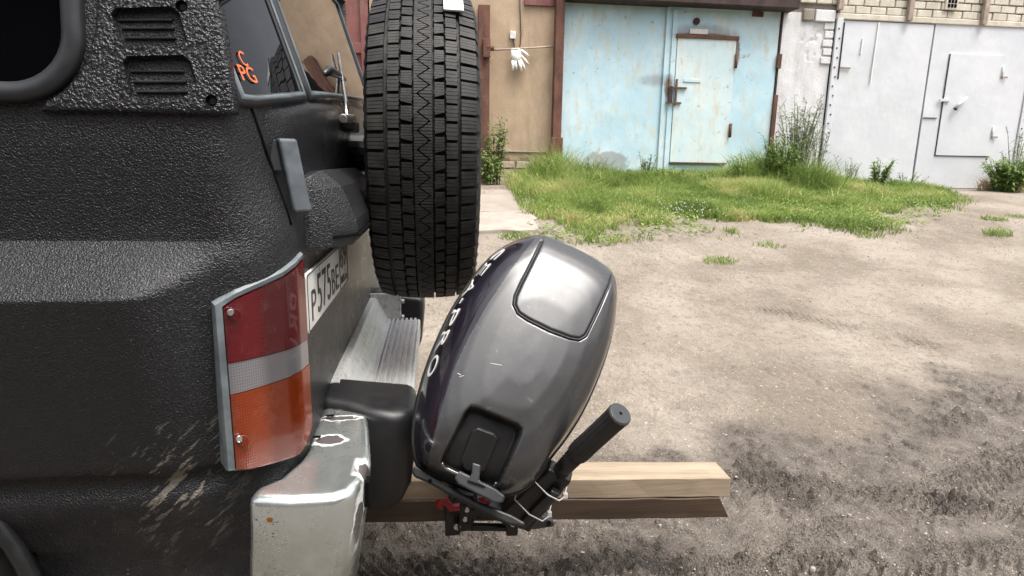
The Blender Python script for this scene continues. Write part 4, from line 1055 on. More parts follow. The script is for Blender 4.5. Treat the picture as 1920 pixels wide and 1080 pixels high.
# licence plate
PY0, PY1 = 1.13, 1.65
PZ1 = (atY(653, 451, 1.65).z + atY(575, 512, 1.13).z) / 2; PZ0 = PZ1 - .112
PXX = -.2335
lp_ = MB().prism([(a, b) for a, b in rrect(PY0, PY1, PZ0, PZ1, .008, 4)], PXX - .006, PXX, lambda a, b, c: (c, a, b)).build('licence_plate', 'plate_white', car, bevel=.0012); ORG[lp_.name] = ORG[car.name]
def plate_text(s_, y0, z0, wd, ht, mat='plate_black', name='plate_character'):
    probe = []
    o = text_mesh(name, s_, 1.0, mat, lp_, lambda c: c)
    org = ORG[lp_.name]; xs = [v.co.x + org.x for v in o.data.vertices]; ys = [v.co.y + org.y for v in o.data.vertices]; x0, x1, q0, q1 = min(xs), max(xs), min(ys), max(ys)
    for v in o.data.vertices:
        a, b, c = v.co + org; v.co = Vector((PXX + .0006 + c * .2, y0 + (a - x0) / (x1 - x0) * wd, z0 + (b - q0) / (q1 - q0) * ht)) - org
    o.data.update()
pz = PZ0 + .016
for s_, u, wd, ht in (('P', .034, .044, .058), ('5', .094, .045, .078), ('7', .151, .045, .078), ('5', .207, .045, .078), ('B', .266, .044, .058), ('E', .322, .042, .058), ('6', .398, .045, .056), ('9', .452, .045, .056)):
    plate_text(s_, PY0 + u, pz + (.036 if u > .39 else 0), wd, ht)
plate_text('RUS', PY0 + .402, PZ0 + .014, .055, .020)
MB().box((PXX + .0002, PY0 + .384, PZ0 + .004), (PXX + .0012, PY0 + .387, PZ1 - .004)).build('plate_divider', 'plate_black', lp_)
for k, mm in enumerate(('plate_red', 'plate_blue', 'white_print')): MB().box((PXX + .0002, PY0 + .468, PZ0 + .014 + k * .007), (PXX + .0012, PY0 + .50, PZ0 + .0205 + k * .007)).build('plate_flag', mm, lp_)
edge_ = rrect(PY0 + .003, PY1 - .003, PZ0 + .003, PZ1 - .003, .007, 5)
MB().tube([(PXX + .0004, a, b) for a, b in edge_], .0011, 4, True).build('plate_border', 'plate_black', lp_)
# tail light
def lp3(x_, y_, Y): p = atY(x_, y_, Y); return p
PL = [(-.335, .990), (-.318, 1.0), (-.289, 1.026), (-.262, 1.056), (-.249, 1.085), (-.243, 1.118)]
def lens_col(u):
    i = min(int(u * 5), 4); t = u * 5 - i; a, b = PL[i], PL[i + 1]; return Vector((a[0] + (b[0] - a[0]) * t, a[1] + (b[1] - a[1]) * t))
zt0, zt1, zb0, zb1 = atY(425, 577, .99).z, atY(548, 486, 1.12).z, atY(441, 876, .99).z, atY(581, 795, 1.12).z
def z_top(u): return zt0 + (zt1 - zt0) * (u ** .9)
def z_bot(u): return zb0 + (atY(540, 857, 1.055).z - zb0) * min(1, u / .68) + (max(0, u - .68) / .32) ** 1.3 * (zb1 - atY(540, 857, 1.055).z)
zrw = lambda u: atY(428, 678, .99).z * (1 - u) + atY(568, 636, 1.11).z * u
zwa = lambda u: atY(434, 738, .99).z * (1 - u) + atY(579, 682, 1.12).z * u
def lens_patch(name, fa, fb, mat, parent, off=.010, inset=.0):
    rows_ = []
    nu, nv = 30, 14
    def nrm(u): a, b = lens_col(max(0, u - .05)), lens_col(min(1, u + .05)); d = (b - a).normalized(); return Vector((d.y, -d.x))
    for i in range(nv + 1):
        v = i / nv; r_ = []
        for j in range(nu + 1):
            u = j / nu; p = lens_col(u) + nrm(u) * off; z = fa(u) + (fb(u) - fa(u)) * v; r_.append((p.x, p.y, z))
        rows_.append(r_)
    e = rows_[0] + [r_[-1] for r_ in rows_[1:]] + rows_[-1][-2::-1] + [r_[0] for r_ in rows_[-2:0:-1]]
    mb = MB(); mb.grid(rows_)
    mb.grid([e, [(a - .012 * .7, b + .012 * .7, c) for a, b, c in e]], True); o = mb.build(name, mat, parent); smooth_by_angle(o, 40); return o
def frame_light():
    nu = 30; mb = MB(); rings = []
    def nrm(u): a, b = lens_col(max(0, u - .05)), lens_col(min(1, u + .05)); d = (b - a).normalized(); return Vector((d.y, -d.x))
    def loop(off, el, et, eb, er=0):
        top = []; 
        for j in range(nu + 1):
            u = j / nu; p = lens_col(u) + nrm(u) * off; top.append(Vector((p.x, p.y, z_top(u) + et)))
        bot = []
        for j in range(nu + 1):
            u = j / nu; p = lens_col(u) + nrm(u) * off; bot.append(Vector((p.x, p.y, z_bot(u) - eb)))
        L0 = Vector((-el, -el * .15, 0)); t0 = Vector((-el, -el * .15, -.004 if el > .005 else 0))
        top2 = [p + t0 * max(0, 1 - j * .25) for j, p in enumerate(top)]; bot2 = [p + L0 * max(0, 1 - j * .25) for j, p in enumerate(bot)]
        return [tuple(p) for p in top2 + list(reversed(bot2))]
    mb.grid([loop(-.035, .015, .014, .002), loop(.004, .015, .014, .002), loop(.009, .012, .010, .0015), loop(.008, .002, .003, .001), loop(-.002, 0, 0, 0)], True)
    o = mb.build('tail_light', 'grey_trim', car); smooth_by_angle(o, 28); return o
tl = frame_light()
lens_patch('red_lens', z_top, zrw, 'lens_red', tl); lens_patch('clear_lens', lambda u: zrw(u) - .0012, lambda u: zwa(u) + .0012, 'lens_clear', tl, .009); lens_patch('amber_lens', zwa, z_bot, 'lens_amber', tl)
for px_, py_ in ((431, 585), (447, 822)):
    p = atY(px_, py_, .982); MB().tube([p, p + Vector((.003, -.003, 0))], .0058, 14).build('screw', 'steel', tl, bevel=.0015)
    MB().tube([p + Vector((.006, .002, -.005)), p + Vector((.006, .001, -.005))], .010, 14).build('screw_boss', 'lens_red' if py_ < 700 else 'lens_amber', tl, bevel=.001)
# bumper corner, cap, step
def tapered(poly, zs, name, mat, bevel, parent=car, seg=4):
    cx = sum(a for a, b in poly) / len(poly); cy = sum(b for a, b in poly) / len(poly); mb = MB()
    mb.loft([[(a + (cx - a) * k + dx, b + (cy - b) * k + dy, z + tz * (a - cx) + ty * (b - cy)) for a, b in poly] for z, k, dx, dy, tz, ty in zs])
    o = mb.build(name, mat, parent, bevel=bevel, seg=seg); me = o.data; me.polygons.foreach_set('use_smooth', [True] * len(me.polygons)); return o
bpoly = [(-.302, .934), (-.235, .925), (-.165, .927), (-.140, .945), (-.127, .985), (-.122, 1.07), (-.135, 1.17), (-.146, 1.245), (-.245, 1.30), (-.245, 1.18), (-.240, 1.10), (-.247, 1.055), (-.268, 1.0), (-.302, .972)]
bumper = tapered(bpoly, [(.40, .08, -.03, .02, 0, 0), (.50, .035, -.018, .008, 0, 0), (.60, 0, -.003, 0, 0, 0), (.672, 0, 0, 0, 0, .03)], 'bumper_corner', 'bumper', .03, seg=6)
for (x0_, y0_, L_) in ((-.215, 1.222, .012), (-.225, 1.128, .011)):
    quickbox('bolt_slot', (x0_ - L_, y0_ - .003, .6775 + (y0_ - 1.06) * .03), (x0_ + L_ * .3, y0_ + .003, .6795 + (y0_ - 1.06) * .03), 'void', bumper, 0)
quickbox('bolt_tab', (-.212, 1.232, .676), (-.200, 1.24, .69), 'steel', bumper, .002)
quickbox('tear_hole', (-.135, 1.005, .60), (-.1195, 1.03, .648), 'void', bumper, .002)
cpoly = [(-.250, 1.272), (-.195, 1.262), (-.143, 1.232), (-.095, 1.222), (-.062, 1.23), (-.047, 1.26), (-.045, 1.33), (-.050, 1.40), (-.250, 1.40)]
tapered(cpoly, [(.43, .14, -.03, .03, 0, 0), (.50, .05, -.008, .01, 0, 0), (.62, 0, 0, 0, 0, 0), (.688, .0, 0, .002, -.12, .05)], 'bumper_cap', 'black_plastic', .022, seg=5)
tapered([(a, 3.75 - b) for a, b in cpoly], [(.43, .14, -.03, -.03, 0, 0), (.50, .05, -.008, -.01, 0, 0), (.62, 0, 0, 0, 0, 0), (.688, 0, 0, 0, -.12, 0)], 'bumper_cap', 'black_plastic', .02)
tapered([(a, 3.75 - b) for a, b in bpoly], [(.40, .08, -.03, -.02, 0, 0), (.50, .035, -.018, -.008, 0, 0), (.60, 0, 0, 0, 0, 0), (.672, 0, 0, 0, 0, 0)], 'bumper_corner', 'bumper', .022)['label'] = 'far end bumper corner'
stp = None
sec = [(-.250, .66), (-.250, .705), (-.222, .705), (-.216, .698), (-.178, .628), (-.166, .624)]
x_ = -.162
while x_ < -.075:
    sec += [(x_, .620), (x_ + .0015, .6275), (x_ + .0085, .6275), (x_ + .010, .620)]; x_ += .0158
sec += [(-.066, .623), (-.060, .617), (-.060, .57), (-.066, .57), (-.068, .61), (-.25, .61)]
step_ = MB().prism(sec, 1.36, 2.245, lambda a, b, c: (a, c, b)).build('bumper_step', 'alu', car)
for k in range(5): MB().box((-.247 + k * .005, 1.40, .7045), (-.2448 + k * .005, 2.24, .7068)).build('tread_rib', 'alu', step_)
quickbox('step_end_plate', (-.25, 2.246, .57), (-.13, 2.256, .72), 'alu', step_, .003)
for zz in (.60, .66): MB().tube([(-.128, 2.251, zz + .03), (-.118, 2.251, zz + .03)], .009, 6).build('bolt', 'steel', step_)
# spare wheel on the rear door
TC = Vector((-.027, 1.842, 1.225)); TR = .422; DR = TR - .392
def tyre():
    hw = .137
    prof = [(r + DR * (1 if r > .3 else .4), t) for r, t in [(.225, -.095), (.235, -.115), (.27, -.131), (.31, -.137), (.345, -.133), (.362, -.125), (.370, -.112), (.375, -.09), (.378, 0), (.375, .09), (.370, .112), (.362, .125), (.345, .133), (.31, .137), (.27, .131), (.235, .115), (.225, .095)]]
    rr = [[(TC.x + t, TC.y + r * math.cos(a), TC.z + r * math.sin(a)) for r, t in prof] for a in [2 * math.pi * k / 96 for k in range(97)]]
    ty = MB().grid(rr).build('spare_tyre', 'tyre', car, smooth=True)
    ty['label'] = 'winter tread spare tyre on the rear door'
    NP = 64; pitch = 2 * math.pi * TR / NP
    def rad(t): return TR - .0055 * (abs(t) / .12) ** 3 * 2 - .002 * (t / .1) ** 2
    def block(mb, poly, top=0., dep=.016):
        """poly in (across, along) metres, along is arc length"""
        cx = sum(a for a, b in poly) / len(poly); cy = sum(b for a, b in poly) / len(poly)
        def mp(a, b, r): th = b / TR; return (TC.x + a, TC.y - r * math.cos(th), TC.z + r * math.sin(th))
        lo = [mp(a, b, rad(a) - dep) for a, b in poly]; hi = [mp(cx + (a - cx) * .97, cy + (b - cy) * .94, rad(a) + top) for a, b in poly]
        n = len(poly); o = len(mb.v); mb.v += lo + hi
        mb.f += [(o + j, o + (j + 1) % n, o + n + (j + 1) % n, o + n + j) for j in range(n)] + [tuple(o + n + j for j in range(n))]
    def rib(fn, name='tread_rib'):
        mb = MB()
        for k in range(NP): fn(mb, k * pitch + rnd[k % 8], k)
        mb.build(name, 'tyre', ty)
    rnd = [.0, .0006, -.0005, .0004, -.0007, .0003, .0007, -.0003]
    def shoulder(sg):
        def fn(mb, s_, k):
            L = pitch * .84; n = 4
            for i in range(n):
                a, b = s_ + L * i / n, s_ + L * (i + 1) / n - .0006
                block(mb, [(sg * .0865, a), (sg * .1235, a), (sg * .1235, b), (sg * .0865, b)] if sg > 0 else [(-.1235, a), (-.0865, a), (-.0865, b), (-.1235, b)], top=-.0003 * (i % 2) + random.uniform(-.0005, .0003), dep=.013)
            # side lug running down the shoulder
            mp = lambda a_, th, r: (TC.x + a_, TC.y - r * math.cos(th), TC.z + r * math.sin(th))
            a, b = (s_ + pitch * .1) / TR, (s_ + pitch * .75) / TR
            v = [mp(sg * .1225, a, .3765 + DR), mp(sg * .1225, b, .3765 + DR), mp(sg * .1285, b, .364 + DR), mp(sg * .1285, a, .364 + DR), mp(sg * .1342, (a * .8 + b * .2), .350 + DR), mp(sg * .1342, (a * .2 + b * .8), .350 + DR)]
            o = len(mb.v); mb.v += v; mb.f += [(o, o + 1, o + 2, o + 3), (o + 3, o + 2, o + 5, o + 4)]
        return fn
    def slats(x0, x1, n, ph, tip):
        def fn(mb, s_, k):
            s_ += ph * pitch; L = pitch * .87
            for i in range(n):
                a, b = s_ + L * i / n, s_ + L * (i + 1) / n - .0006
                e0 = tip * (1 if i == 0 else 0); e1 = tip * (1 if i == n - 1 else 0)
                xa, xb = x0, x1
                block(mb, [(xa, a + (e0 if tip > 0 else 0)), (xb, a - (e0 if tip < 0 else 0)), (xb + (.002 if i in (1, 2) else 0), b), (xa - (.002 if i in (1, 2) else 0), b)], top=-.0002 * (i % 2))
        return fn
    rib(shoulder(-1)); rib(shoulder(1))
    rib(slats(-.0775, -.0525, 4, .12, 0)); rib(slats(.0530, .0785, 4, .55, 0))
    rib(slats(-.0480, -.0235, 6, .45, .006)); rib(slats(.0270, .0485, 6, .85, -.006))
    def centre(mb, s_, k):
        n = 6; g_ = .0022
        for i in range(n):
            a, b = s_ + pitch * i / n, s_ + pitch * (i + 1) / n - .0009
            def zz(q): t = ((q - s_) / pitch) % 1.0001; return -.014 + .028 * (t / .5 if t < .5 else (1 - t) / .5) + .002
            block(mb, [(-.0195, a), (zz(a) - g_, a), (zz(b) - g_, b), (-.0195, b)]); block(mb, [(zz(a) + g_, a), (.0215, a), (.0215, b), (zz(b) + g_, b)])
    rib(centre)
    # rim
    rp = [(r + DR * .4, t) for r, t in [(.225, -.095), (.215, -.09), (.20, -.06), (.20, .03), (.215, .085), (.228, .098), (.232, .09)]]
    rr = [[(TC.x + t, TC.y + r * math.cos(a), TC.z + r * math.sin(a)) for r, t in rp] for a in [2 * math.pi * k / 64 for k in range(65)]]
    MB().grid(rr).build('rim', 'steel', ty, smooth=True)
    dp = [(.20, .02), (.15, .055), (.11, .05), (.09, .03), (.0, .03)]
    rr = [[(TC.x + t, TC.y + r * math.cos(a), TC.z + r * math.sin(a)) for r, t in dp] for a in [2 * math.pi * k / 48 for k in range(49)]]
    MB().grid(rr).build('wheel_disc', 'steel', ty, smooth=True)
    # wheel carrier between door and tyre
    MB().tube([(-.262, TC.y, TC.z), (TC.x + .03, TC.y, TC.z)], .06, 20).build('wheel_carrier', 'motor_black', car, bevel=.006)
    # white strip stuck on the crown
    th = R(62)
    mb = MB()
    for i in range(2): pass
    pts = []
    for j in range(6):
        a = R(50 + j * 3); r = TR + .003; pts.append([(TC.x + t, TC.y - (r + e) * math.cos(a), TC.z + (r + e) * math.sin(a)) for t, e in ((.050, 0), (.098, -.001), (.098, .004), (.050, .005))])
    mb.loft(pts); mb.build('white_label_strip', 'white_plastic', ty, bevel=.001)
tyre()

# ------------------------------------------------------------------ beams behind the car
def beam(name, z0, z1, y0, y1, xa, xb, mat, label, mitre=0., droop=.045):
    mb = MB(); n = 24; rings = []
    for k in range(n + 1):
        t = k / n; X = xa + (xb - xa) * t; d = -droop * (X - .82)
        j = lambda: random.uniform(-.0012, .0012)
        top = X - mitre if k == n else X
        rings.append([(X, y0 + j(), z0 + d + j()), (X, y1 + j(), z0 + d + j()), (top, y1 + j(), z1 + d + j()), (top, y0 + j(), z1 + d + j())])
    mb.loft(rings); return tag(mb.build(name, mat, None, bevel=.003), label, 'beam')
beam('wooden_beam', .279, .337, 1.50, 1.60, -.58, .822, 'wood', 'pale sawn timber beam jutting from under the car behind the motor')
lb = beam('lower_beam', .2165, .2775, 1.497, 1.57, -.6, .826, 'wood_dark', 'dark brown beam with mitred end lying under the pale timber', .032)

# ------------------------------------------------------------------ outboard motor
C0 = atY(965, 695, 1.26)
nA = Vector((.03, -.87, .49)).normalized()
aA = Vector((.42, 0, .91)); aA = (aA - nA * aA.dot(nA)).normalized(); sA = aA.cross(nA).normalized()
if sA.x < 0: sA = -sA
om = root('outboard_motor', (C0.x, 1.5, .22), 'dark grey outboard boat motor tilted up on the timber beam', 'outboard motor')
def loc(p): d = p - C0; return d.dot(sA), d.dot(aA), d.dot(nA)
def wld(s_, a_, h_): return C0 + sA * s_ + aA * a_ + nA * h_
def onplane(px_, py_, h_):
    p = atPlane(px_, py_, C0 + nA * h_, nA); s_, a_, _ = loc(p); return s_, a_
out_pix = [(783, 868), (776, 820), (781, 765), (796, 705), (818, 645), (850, 578), (888, 520), (930, 474), (975, 449), (1012, 443), (1062, 462), (1112, 487), (1144, 512), (1155, 540), (1153, 590), (1141, 650), (1118, 715), (1090, 775), (1060, 822), (1032, 858), (1008, 893), (985, 915), (945, 928), (905, 925), (850, 905), (805, 886)]
RIMH = .03
ol = [onplane(x_, y_, RIMH) for x_, y_ in out_pix]
cs, ca = sum(a for a, b in ol) / len(ol), sum(b for a, b in ol) / len(ol)
# densify the outline by a closed Catmull-Rom, then polar radius
dense = []
n_ = len(ol)
for i in range(n_):
    p0, p1, p2, p3 = [Vector((*ol[(i + k - 1) % n_], 0)) for k in range(4)]
    for k in range(24):
        t = k / 24; dense.append(.5 * ((2 * p1) + (p2 - p0) * t + (2 * p0 - 5 * p1 + 4 * p2 - p3) * t * t + (3 * p1 - p0 - 3 * p2 + p3) * t ** 3))
th_ = np.array([math.atan2(p.y - ca, p.x - cs) for p in dense]); rd_ = np.array([math.hypot(p.y - ca, p.x - cs) for p in dense])
od = np.argsort(th_); th_, rd_ = th_[od], rd_[od]
def Rth(t): return np.interp(t, th_, rd_, period=2 * math.pi)
hr = np.array([0, .2, .4, .6, .72, .80, .86, .90, .93, .955, .975, .99, 1.0]); hh_ = np.array([.150, .149, .146, .139, .131, .121, .109, .097, .084, .069, .052, .036, .02])
def hprof(r): return np.interp(r, np.linspace(0, 1, 401), hs_)
hs_ = np.interp(np.linspace(0, 1, 401), hr, hh_)
ker = np.ones(21) / 21; hs_ = np.convolve(np.pad(hs_, 10, mode='edge'), ker, 'valid'); hs_[-1] = .02
def height(s_, a_):
    th = np.arctan2(a_ - ca, s_ - cs); r = np.hypot(a_ - ca, s_ - cs) / Rth(th)
    h = hprof(np.minimum(r, 1.0))
    return h, r, th
def on_cowl(px_, py_):
    h = .12
    for _ in range(12):
        s_, a_ = onplane(px_, py_, h); hn = float(height(np.array(s_), np.array(a_))[0]); h = h * .4 + hn * .6
    return s_, a_, h
lid_pix = [(1016, 452), (1000, 486), (978, 530), (966, 556), (964, 572), (972, 588), (990, 600), (1030, 620), (1068, 634), (1086, 637), (1098, 630), (1110, 606), (1128, 568), (1142, 536), (1146, 518)]
lid_sa = [on_cowl(*p)[:2] for p in lid_pix]
rec_pix = [(870, 770), (882, 759), (897, 761), (972, 792), (982, 803), (980, 818), (940, 906), (927, 919), (908, 917), (832, 880), (823, 868), (827, 854)]
rec_sa = [on_cowl(*p)[:2] for p in rec_pix]
# carry the lid over the top end of the cowl
top_s = [(lid_sa[-1][0] + .010, lid_sa[-1][1] + .05), (lid_sa[0][0] - .002, lid_sa[0][1] + .06)]
lid_poly = lid_sa + top_s
NR, NT = 150, 520
rr_ = np.concatenate([np.linspace(0.002, .8, 100), np.linspace(.805, 1.0, NR - 100)]); tt_ = np.linspace(-math.pi, math.pi, NT, endpoint=False)
RRg, TTg = np.meshgrid(rr_, tt_, indexing='ij'); SS = cs + RRg * Rth(TTg) * np.cos(TTg); AA = ca + RRg * Rth(TTg) * np.sin(TTg); HH = hprof(RRg)
def poly_dist(poly, x, y):
    d = np.full(x.shape, 1e9)
    for (x0, y0), (x1, y1) in zip(poly, poly[1:] + poly[:1]):
        vx, vy = x1 - x0, y1 - y0; t = np.clip(((x - x0) * vx + (y - y0) * vy) / (vx * vx + vy * vy + 1e-12), 0, 1)
        d = np.minimum(d, np.hypot(x - x0 - t * vx, y - y0 - t * vy))
    return d
ins = inside(rec_sa, SS.ravel(), AA.ravel()).reshape(SS.shape); dr = poly_dist(rec_sa, SS, AA)
HH = HH - np.where(ins, .034 * sstep(0.0, .011, dr), 0)
lin = inside(lid_poly, SS.ravel(), AA.ravel()).reshape(SS.shape)
dl = np.full(SS.shape, 1e9)
for (x0, y0), (x1, y1) in zip(lid_sa, lid_sa[1:]):
    vx, vy = x1 - x0, y1 - y0; t = np.clip(((SS - x0) * vx + (AA - y0) * vy) / (vx * vx + vy * vy), 0, 1); dl = np.minimum(dl, np.hypot(SS - x0 - t * vx, AA - y0 - t * vy))
HH = HH + np.where(lin, .002 * sstep(.002, .006, dl), 0) - .0035 * sstep(.0045, .001, dl)
Vc = np.array(C0)[None] + SS.reshape(-1, 1) * np.array(sA)[None] + AA.reshape(-1, 1) * np.array(aA)[None] + HH.reshape(-1, 1) * np.array(nA)[None]
Vc = Vc - np.array(ORG[om.name])[None]
i0 = np.arange(NR - 1)[:, None]; j0 = np.arange(NT)[None]; j1 = (j0 + 1) % NT
Fq = np.stack([i0 * NT + j0, i0 * NT + j1, (i0 + 1) * NT + j1, (i0 + 1) * NT + j0], -1)
fc = lambda A_: (A_[:-1] + A_[1:] + np.roll(A_, -1, 1)[:-1] + np.roll(A_, -1, 1)[1:]) / 4
ins_f = ins[:-1] & (fc(dr) > .005); lin_f = lin[:-1] & (fc(dl) > .004)
# dark graphic along the starboard side: beyond the left shoulder line
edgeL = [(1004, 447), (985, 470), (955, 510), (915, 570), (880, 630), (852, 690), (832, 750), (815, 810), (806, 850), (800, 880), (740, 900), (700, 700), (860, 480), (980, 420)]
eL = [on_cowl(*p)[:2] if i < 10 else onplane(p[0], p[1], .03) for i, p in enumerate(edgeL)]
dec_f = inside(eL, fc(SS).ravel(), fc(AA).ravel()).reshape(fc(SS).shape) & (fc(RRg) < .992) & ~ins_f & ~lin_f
def sub_mesh(mask, name, mat, parent):
    F = Fq[mask]; u, inv = np.unique(F, return_inverse=True)
    o = np_mesh(name, Vc[u], inv.reshape(F.shape), mat); o.parent = parent; ORG[o.name] = ORG[om.name]; return o
cowl = sub_mesh(~ins_f & ~lin_f & ~dec_f, 'cowl', 'cowl', om)
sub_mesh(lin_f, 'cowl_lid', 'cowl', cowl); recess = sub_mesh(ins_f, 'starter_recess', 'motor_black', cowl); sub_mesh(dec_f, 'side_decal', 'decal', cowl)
def lift(pts, e):
    o_ = []
    for s_, a_ in pts:
        h = float(height(np.array(s_), np.array(a_))[0]); o_.append(wld(s_, a_, h + e))
    return o_
def dens(pts, k=6, closed=False):
    o_ = []; n = len(pts)
    for i in range(n if closed else n - 1):
        a, b = pts[i], pts[(i + 1) % n]
        for j in range(k): o_.append((a[0] + (b[0] - a[0]) * j / k, a[1] + (b[1] - a[1]) * j / k))
    if not closed: o_.append(pts[-1])
    return o_
MB().tube(lift(dens(lid_sa), -.0012), .0026, 6).build('lid_seal', 'rubber', cowl, smooth=True)
rim_pts = [wld(cs + R_ * math.cos(t), ca + R_ * math.sin(t), .016) for t, R_ in [(t, float(Rth(t))) for t in np.linspace(-math.pi, math.pi, 160, endpoint=False)]]
MB().tube(rim_pts, .0055, 8, True).build('cowl_rim', 'motor_black', cowl, smooth=True)
def scaled_ring(k, h_, da=0.): return [wld(cs + k * float(Rth(t)) * math.cos(t), ca + k * float(Rth(t)) * math.sin(t) + da, h_) for t in np.linspace(-math.pi, math.pi, 80, endpoint=False)]
MB().loft([scaled_ring(.99, .018), scaled_ring(.97, -.02), scaled_ring(.90, -.06), scaled_ring(.72, -.10), scaled_ring(.5, -.13)]).build('lower_cowl', 'motor_grey', om, smooth=True)
# grey block inside the recess and steel tubes as the highlight on its lower edge
rc = Vector((sum(a for a, b in rec_sa) / len(rec_sa), sum(b for a, b in rec_sa) / len(rec_sa), 0))
def rloc(px_, py_, e): s_, a_, h = on_cowl(px_, py_); return wld(s_, a_, h + e)
mb = MB(); gp = [(872, 880), (866, 862), (885, 806), (898, 798), (930, 810), (938, 822), (912, 880), (900, 892)]
mb.loft([[rloc(x_, y_, -.034) for x_, y_ in gp], [rloc(x_, y_, -.020) for x_, y_ in gp]]); mb.build('starter_housing', 'black_plastic', recess, bevel=.008, seg=3)
MB().tube(lift(dens([on_cowl(*p)[:2] for p in [(829, 868), (834, 876), (870, 893)]]), .0005), .0018, 6).build('recess_glint', 'steel', recess, smooth=True)
MB().tube(lift(dens([on_cowl(*p)[:2] for p in [(884, 900), (908, 912), (924, 913), (930, 905)]]), .0005), .0018, 6).build('recess_glint', 'steel', recess, smooth=True)
# lettering down the starboard side
def side_text(s_, frac0, frac1, r0, r1):
    path = [on_cowl(*p) for p in [(948, 470), (915, 508), (885, 551), (858, 600), (836, 648), (818, 700)]]
    ths = []
    for a in path: ths.append(math.atan2(a[1] - ca, a[0] - cs))
    ths = np.unwrap(np.array(ths))
    # arc length along the rim
    tt = np.linspace(ths[0], ths[-1], 200); xs = cs + Rth(tt) * np.cos(tt); ys = ca + Rth(tt) * np.sin(tt); L = np.concatenate([[0], np.cumsum(np.hypot(np.diff(xs), np.diff(ys)))]); L /= L[-1]
    o = text_mesh('brand_letter', s_, 1.0, 'white_print', cowl, lambda c: c, .001, 6)
    org = ORG[cowl.name]; co = [v.co + org for v in o.data.vertices]; x0, x1 = min(c.x for c in co), max(c.x for c in co); y0, y1 = min(c.y for c in co), max(c.y for c in co)
    for v, c in zip(o.data.vertices, co):
        u = frac0 + (frac1 - frac0) * (c.x - x0) / (x1 - x0); w_ = (c.y - y0) / (y1 - y0); t = float(np.interp(u, L, tt)); r = r0 + (r1 - r0) * w_
        h = float(hprof(r)); rv = r * float(Rth(t)); p = wld(cs + rv * math.cos(t), ca + rv * math.sin(t), h)
        outw = (sA * math.cos(t) + aA * math.sin(t)) * .8 + nA * .6; v.co = p + outw * (.0012 + c.z * .4) - org
    o.data.update()
for ch, f0, f1 in (('S', .0, .12), ('E', .145, .26), ('A', .285, .43), ('-', .45, .49), ('P', .53, .66), ('R', .69, .83), ('O', .86, 1.0)): side_text(ch, f0, f1, *((.972, .895) if ch != '-' else (.945, .93)))
for pa, pb in (((920, 681), (941, 685)), ((858, 700), (864, 703)), ((861, 707), (870, 704))):
    MB().tube([rloc(*pa, .0003), rloc(*pb, .0003)], .0006, 4).build('scratch', 'white_print', cowl)
# recoil handle
tg = [(855, 886), (862, 882), (930, 916), (948, 930), (942, 944), (928, 944), (858, 908), (852, 898)]
def hp(px_, py_, d): p = atPlane(px_, py_, C0 + nA * d, nA); return p
mb = MB(); mb.loft([[hp(x_, y_, .055) for x_, y_ in tg], [hp(x_, y_, .083) for x_, y_ in tg]]); mb.build('recoil_handle', 'gasket', om, bevel=.004, seg=3)
st_ = [(885, 866), (902, 872), (899, 900), (912, 914), (876, 902), (884, 888)]
mb = MB(); mb.loft([[hp(x_, y_, .075) for x_, y_ in st_], [hp(x_, y_, .090) for x_, y_ in st_]]); mb.build('handle_neck', 'gasket', om, bevel=.003)
# front pan below the cowl
pan = [(772, 884), (778, 872), (800, 887), (850, 916), (900, 942), (960, 966), (985, 980), (983, 988), (955, 984), (900, 958), (850, 932), (800, 904), (777, 895)]
mb = MB(); mb.loft([[hp(x_, y_, .04) for x_, y_ in pan], [hp(x_, y_, -.03) for x_, y_ in pan]]); mb.build('front_pan', 'motor_black', om, bevel=.004)
MB().tube([hp(806, 902, .0415), hp(806, 902, .043)], .004, 10).build('pan_bolt', 'void', om)
# exhaust leg, gearcase, propeller: tilted up behind the cowl
L0 = wld(cs - .01, ca - .06, -.08); ldir = (-nA * .97 - aA * .22).normalized(); lup = aA.copy(); ls_ = ldir.cross(lup).normalized(); lup = ls_.cross(ldir)
def legring(d, hs1, wv, sh=0.): return [L0 + ldir * d + lup * (hs1 * math.sin(t) + sh) + ls_ * wv * math.cos(t) for t in [2 * math.pi * k / 20 for k in range(20)]]
MB().loft([legring(0, .09, .06), legring(.12, .075, .045), legring(.32, .07, .032), legring(.44, .075, .026), legring(.47, .07, .02)]).build('exhaust_leg', 'motor_grey', om, smooth=True)
gc = L0 + ldir * .47
MB().tube([gc + lup * a - 0 * ldir for a in (-.13, -.11, -.06, .04, .12, .15)], [.006, .026, .036, .038, .03, .022], 16).build('gearcase', 'motor_grey', om, smooth=True)
for k in range(3):
    a = 2.094 * k; dd = ls_ * math.cos(a) + ldir * math.sin(a); tw = dd.cross(lup)
    p = gc + lup * .165; MB().loft([[p + dd * r + tw * w_ * math.cos(q_) + lup * (w_ * .5 * math.cos(q_) + .003 * math.sin(q_)) for q_ in [k2 * .785 for k2 in range(8)]] for r, w_ in ((.02, .018), (.05, .034), (.08, .036), (.10, .018))]).build('propeller_blade', 'motor_black', om, smooth=True)
MB().tube([gc + lup * .145, gc + lup * .20], [.03, .02], 14).build('propeller_hub', 'motor_black', om, smooth=True)
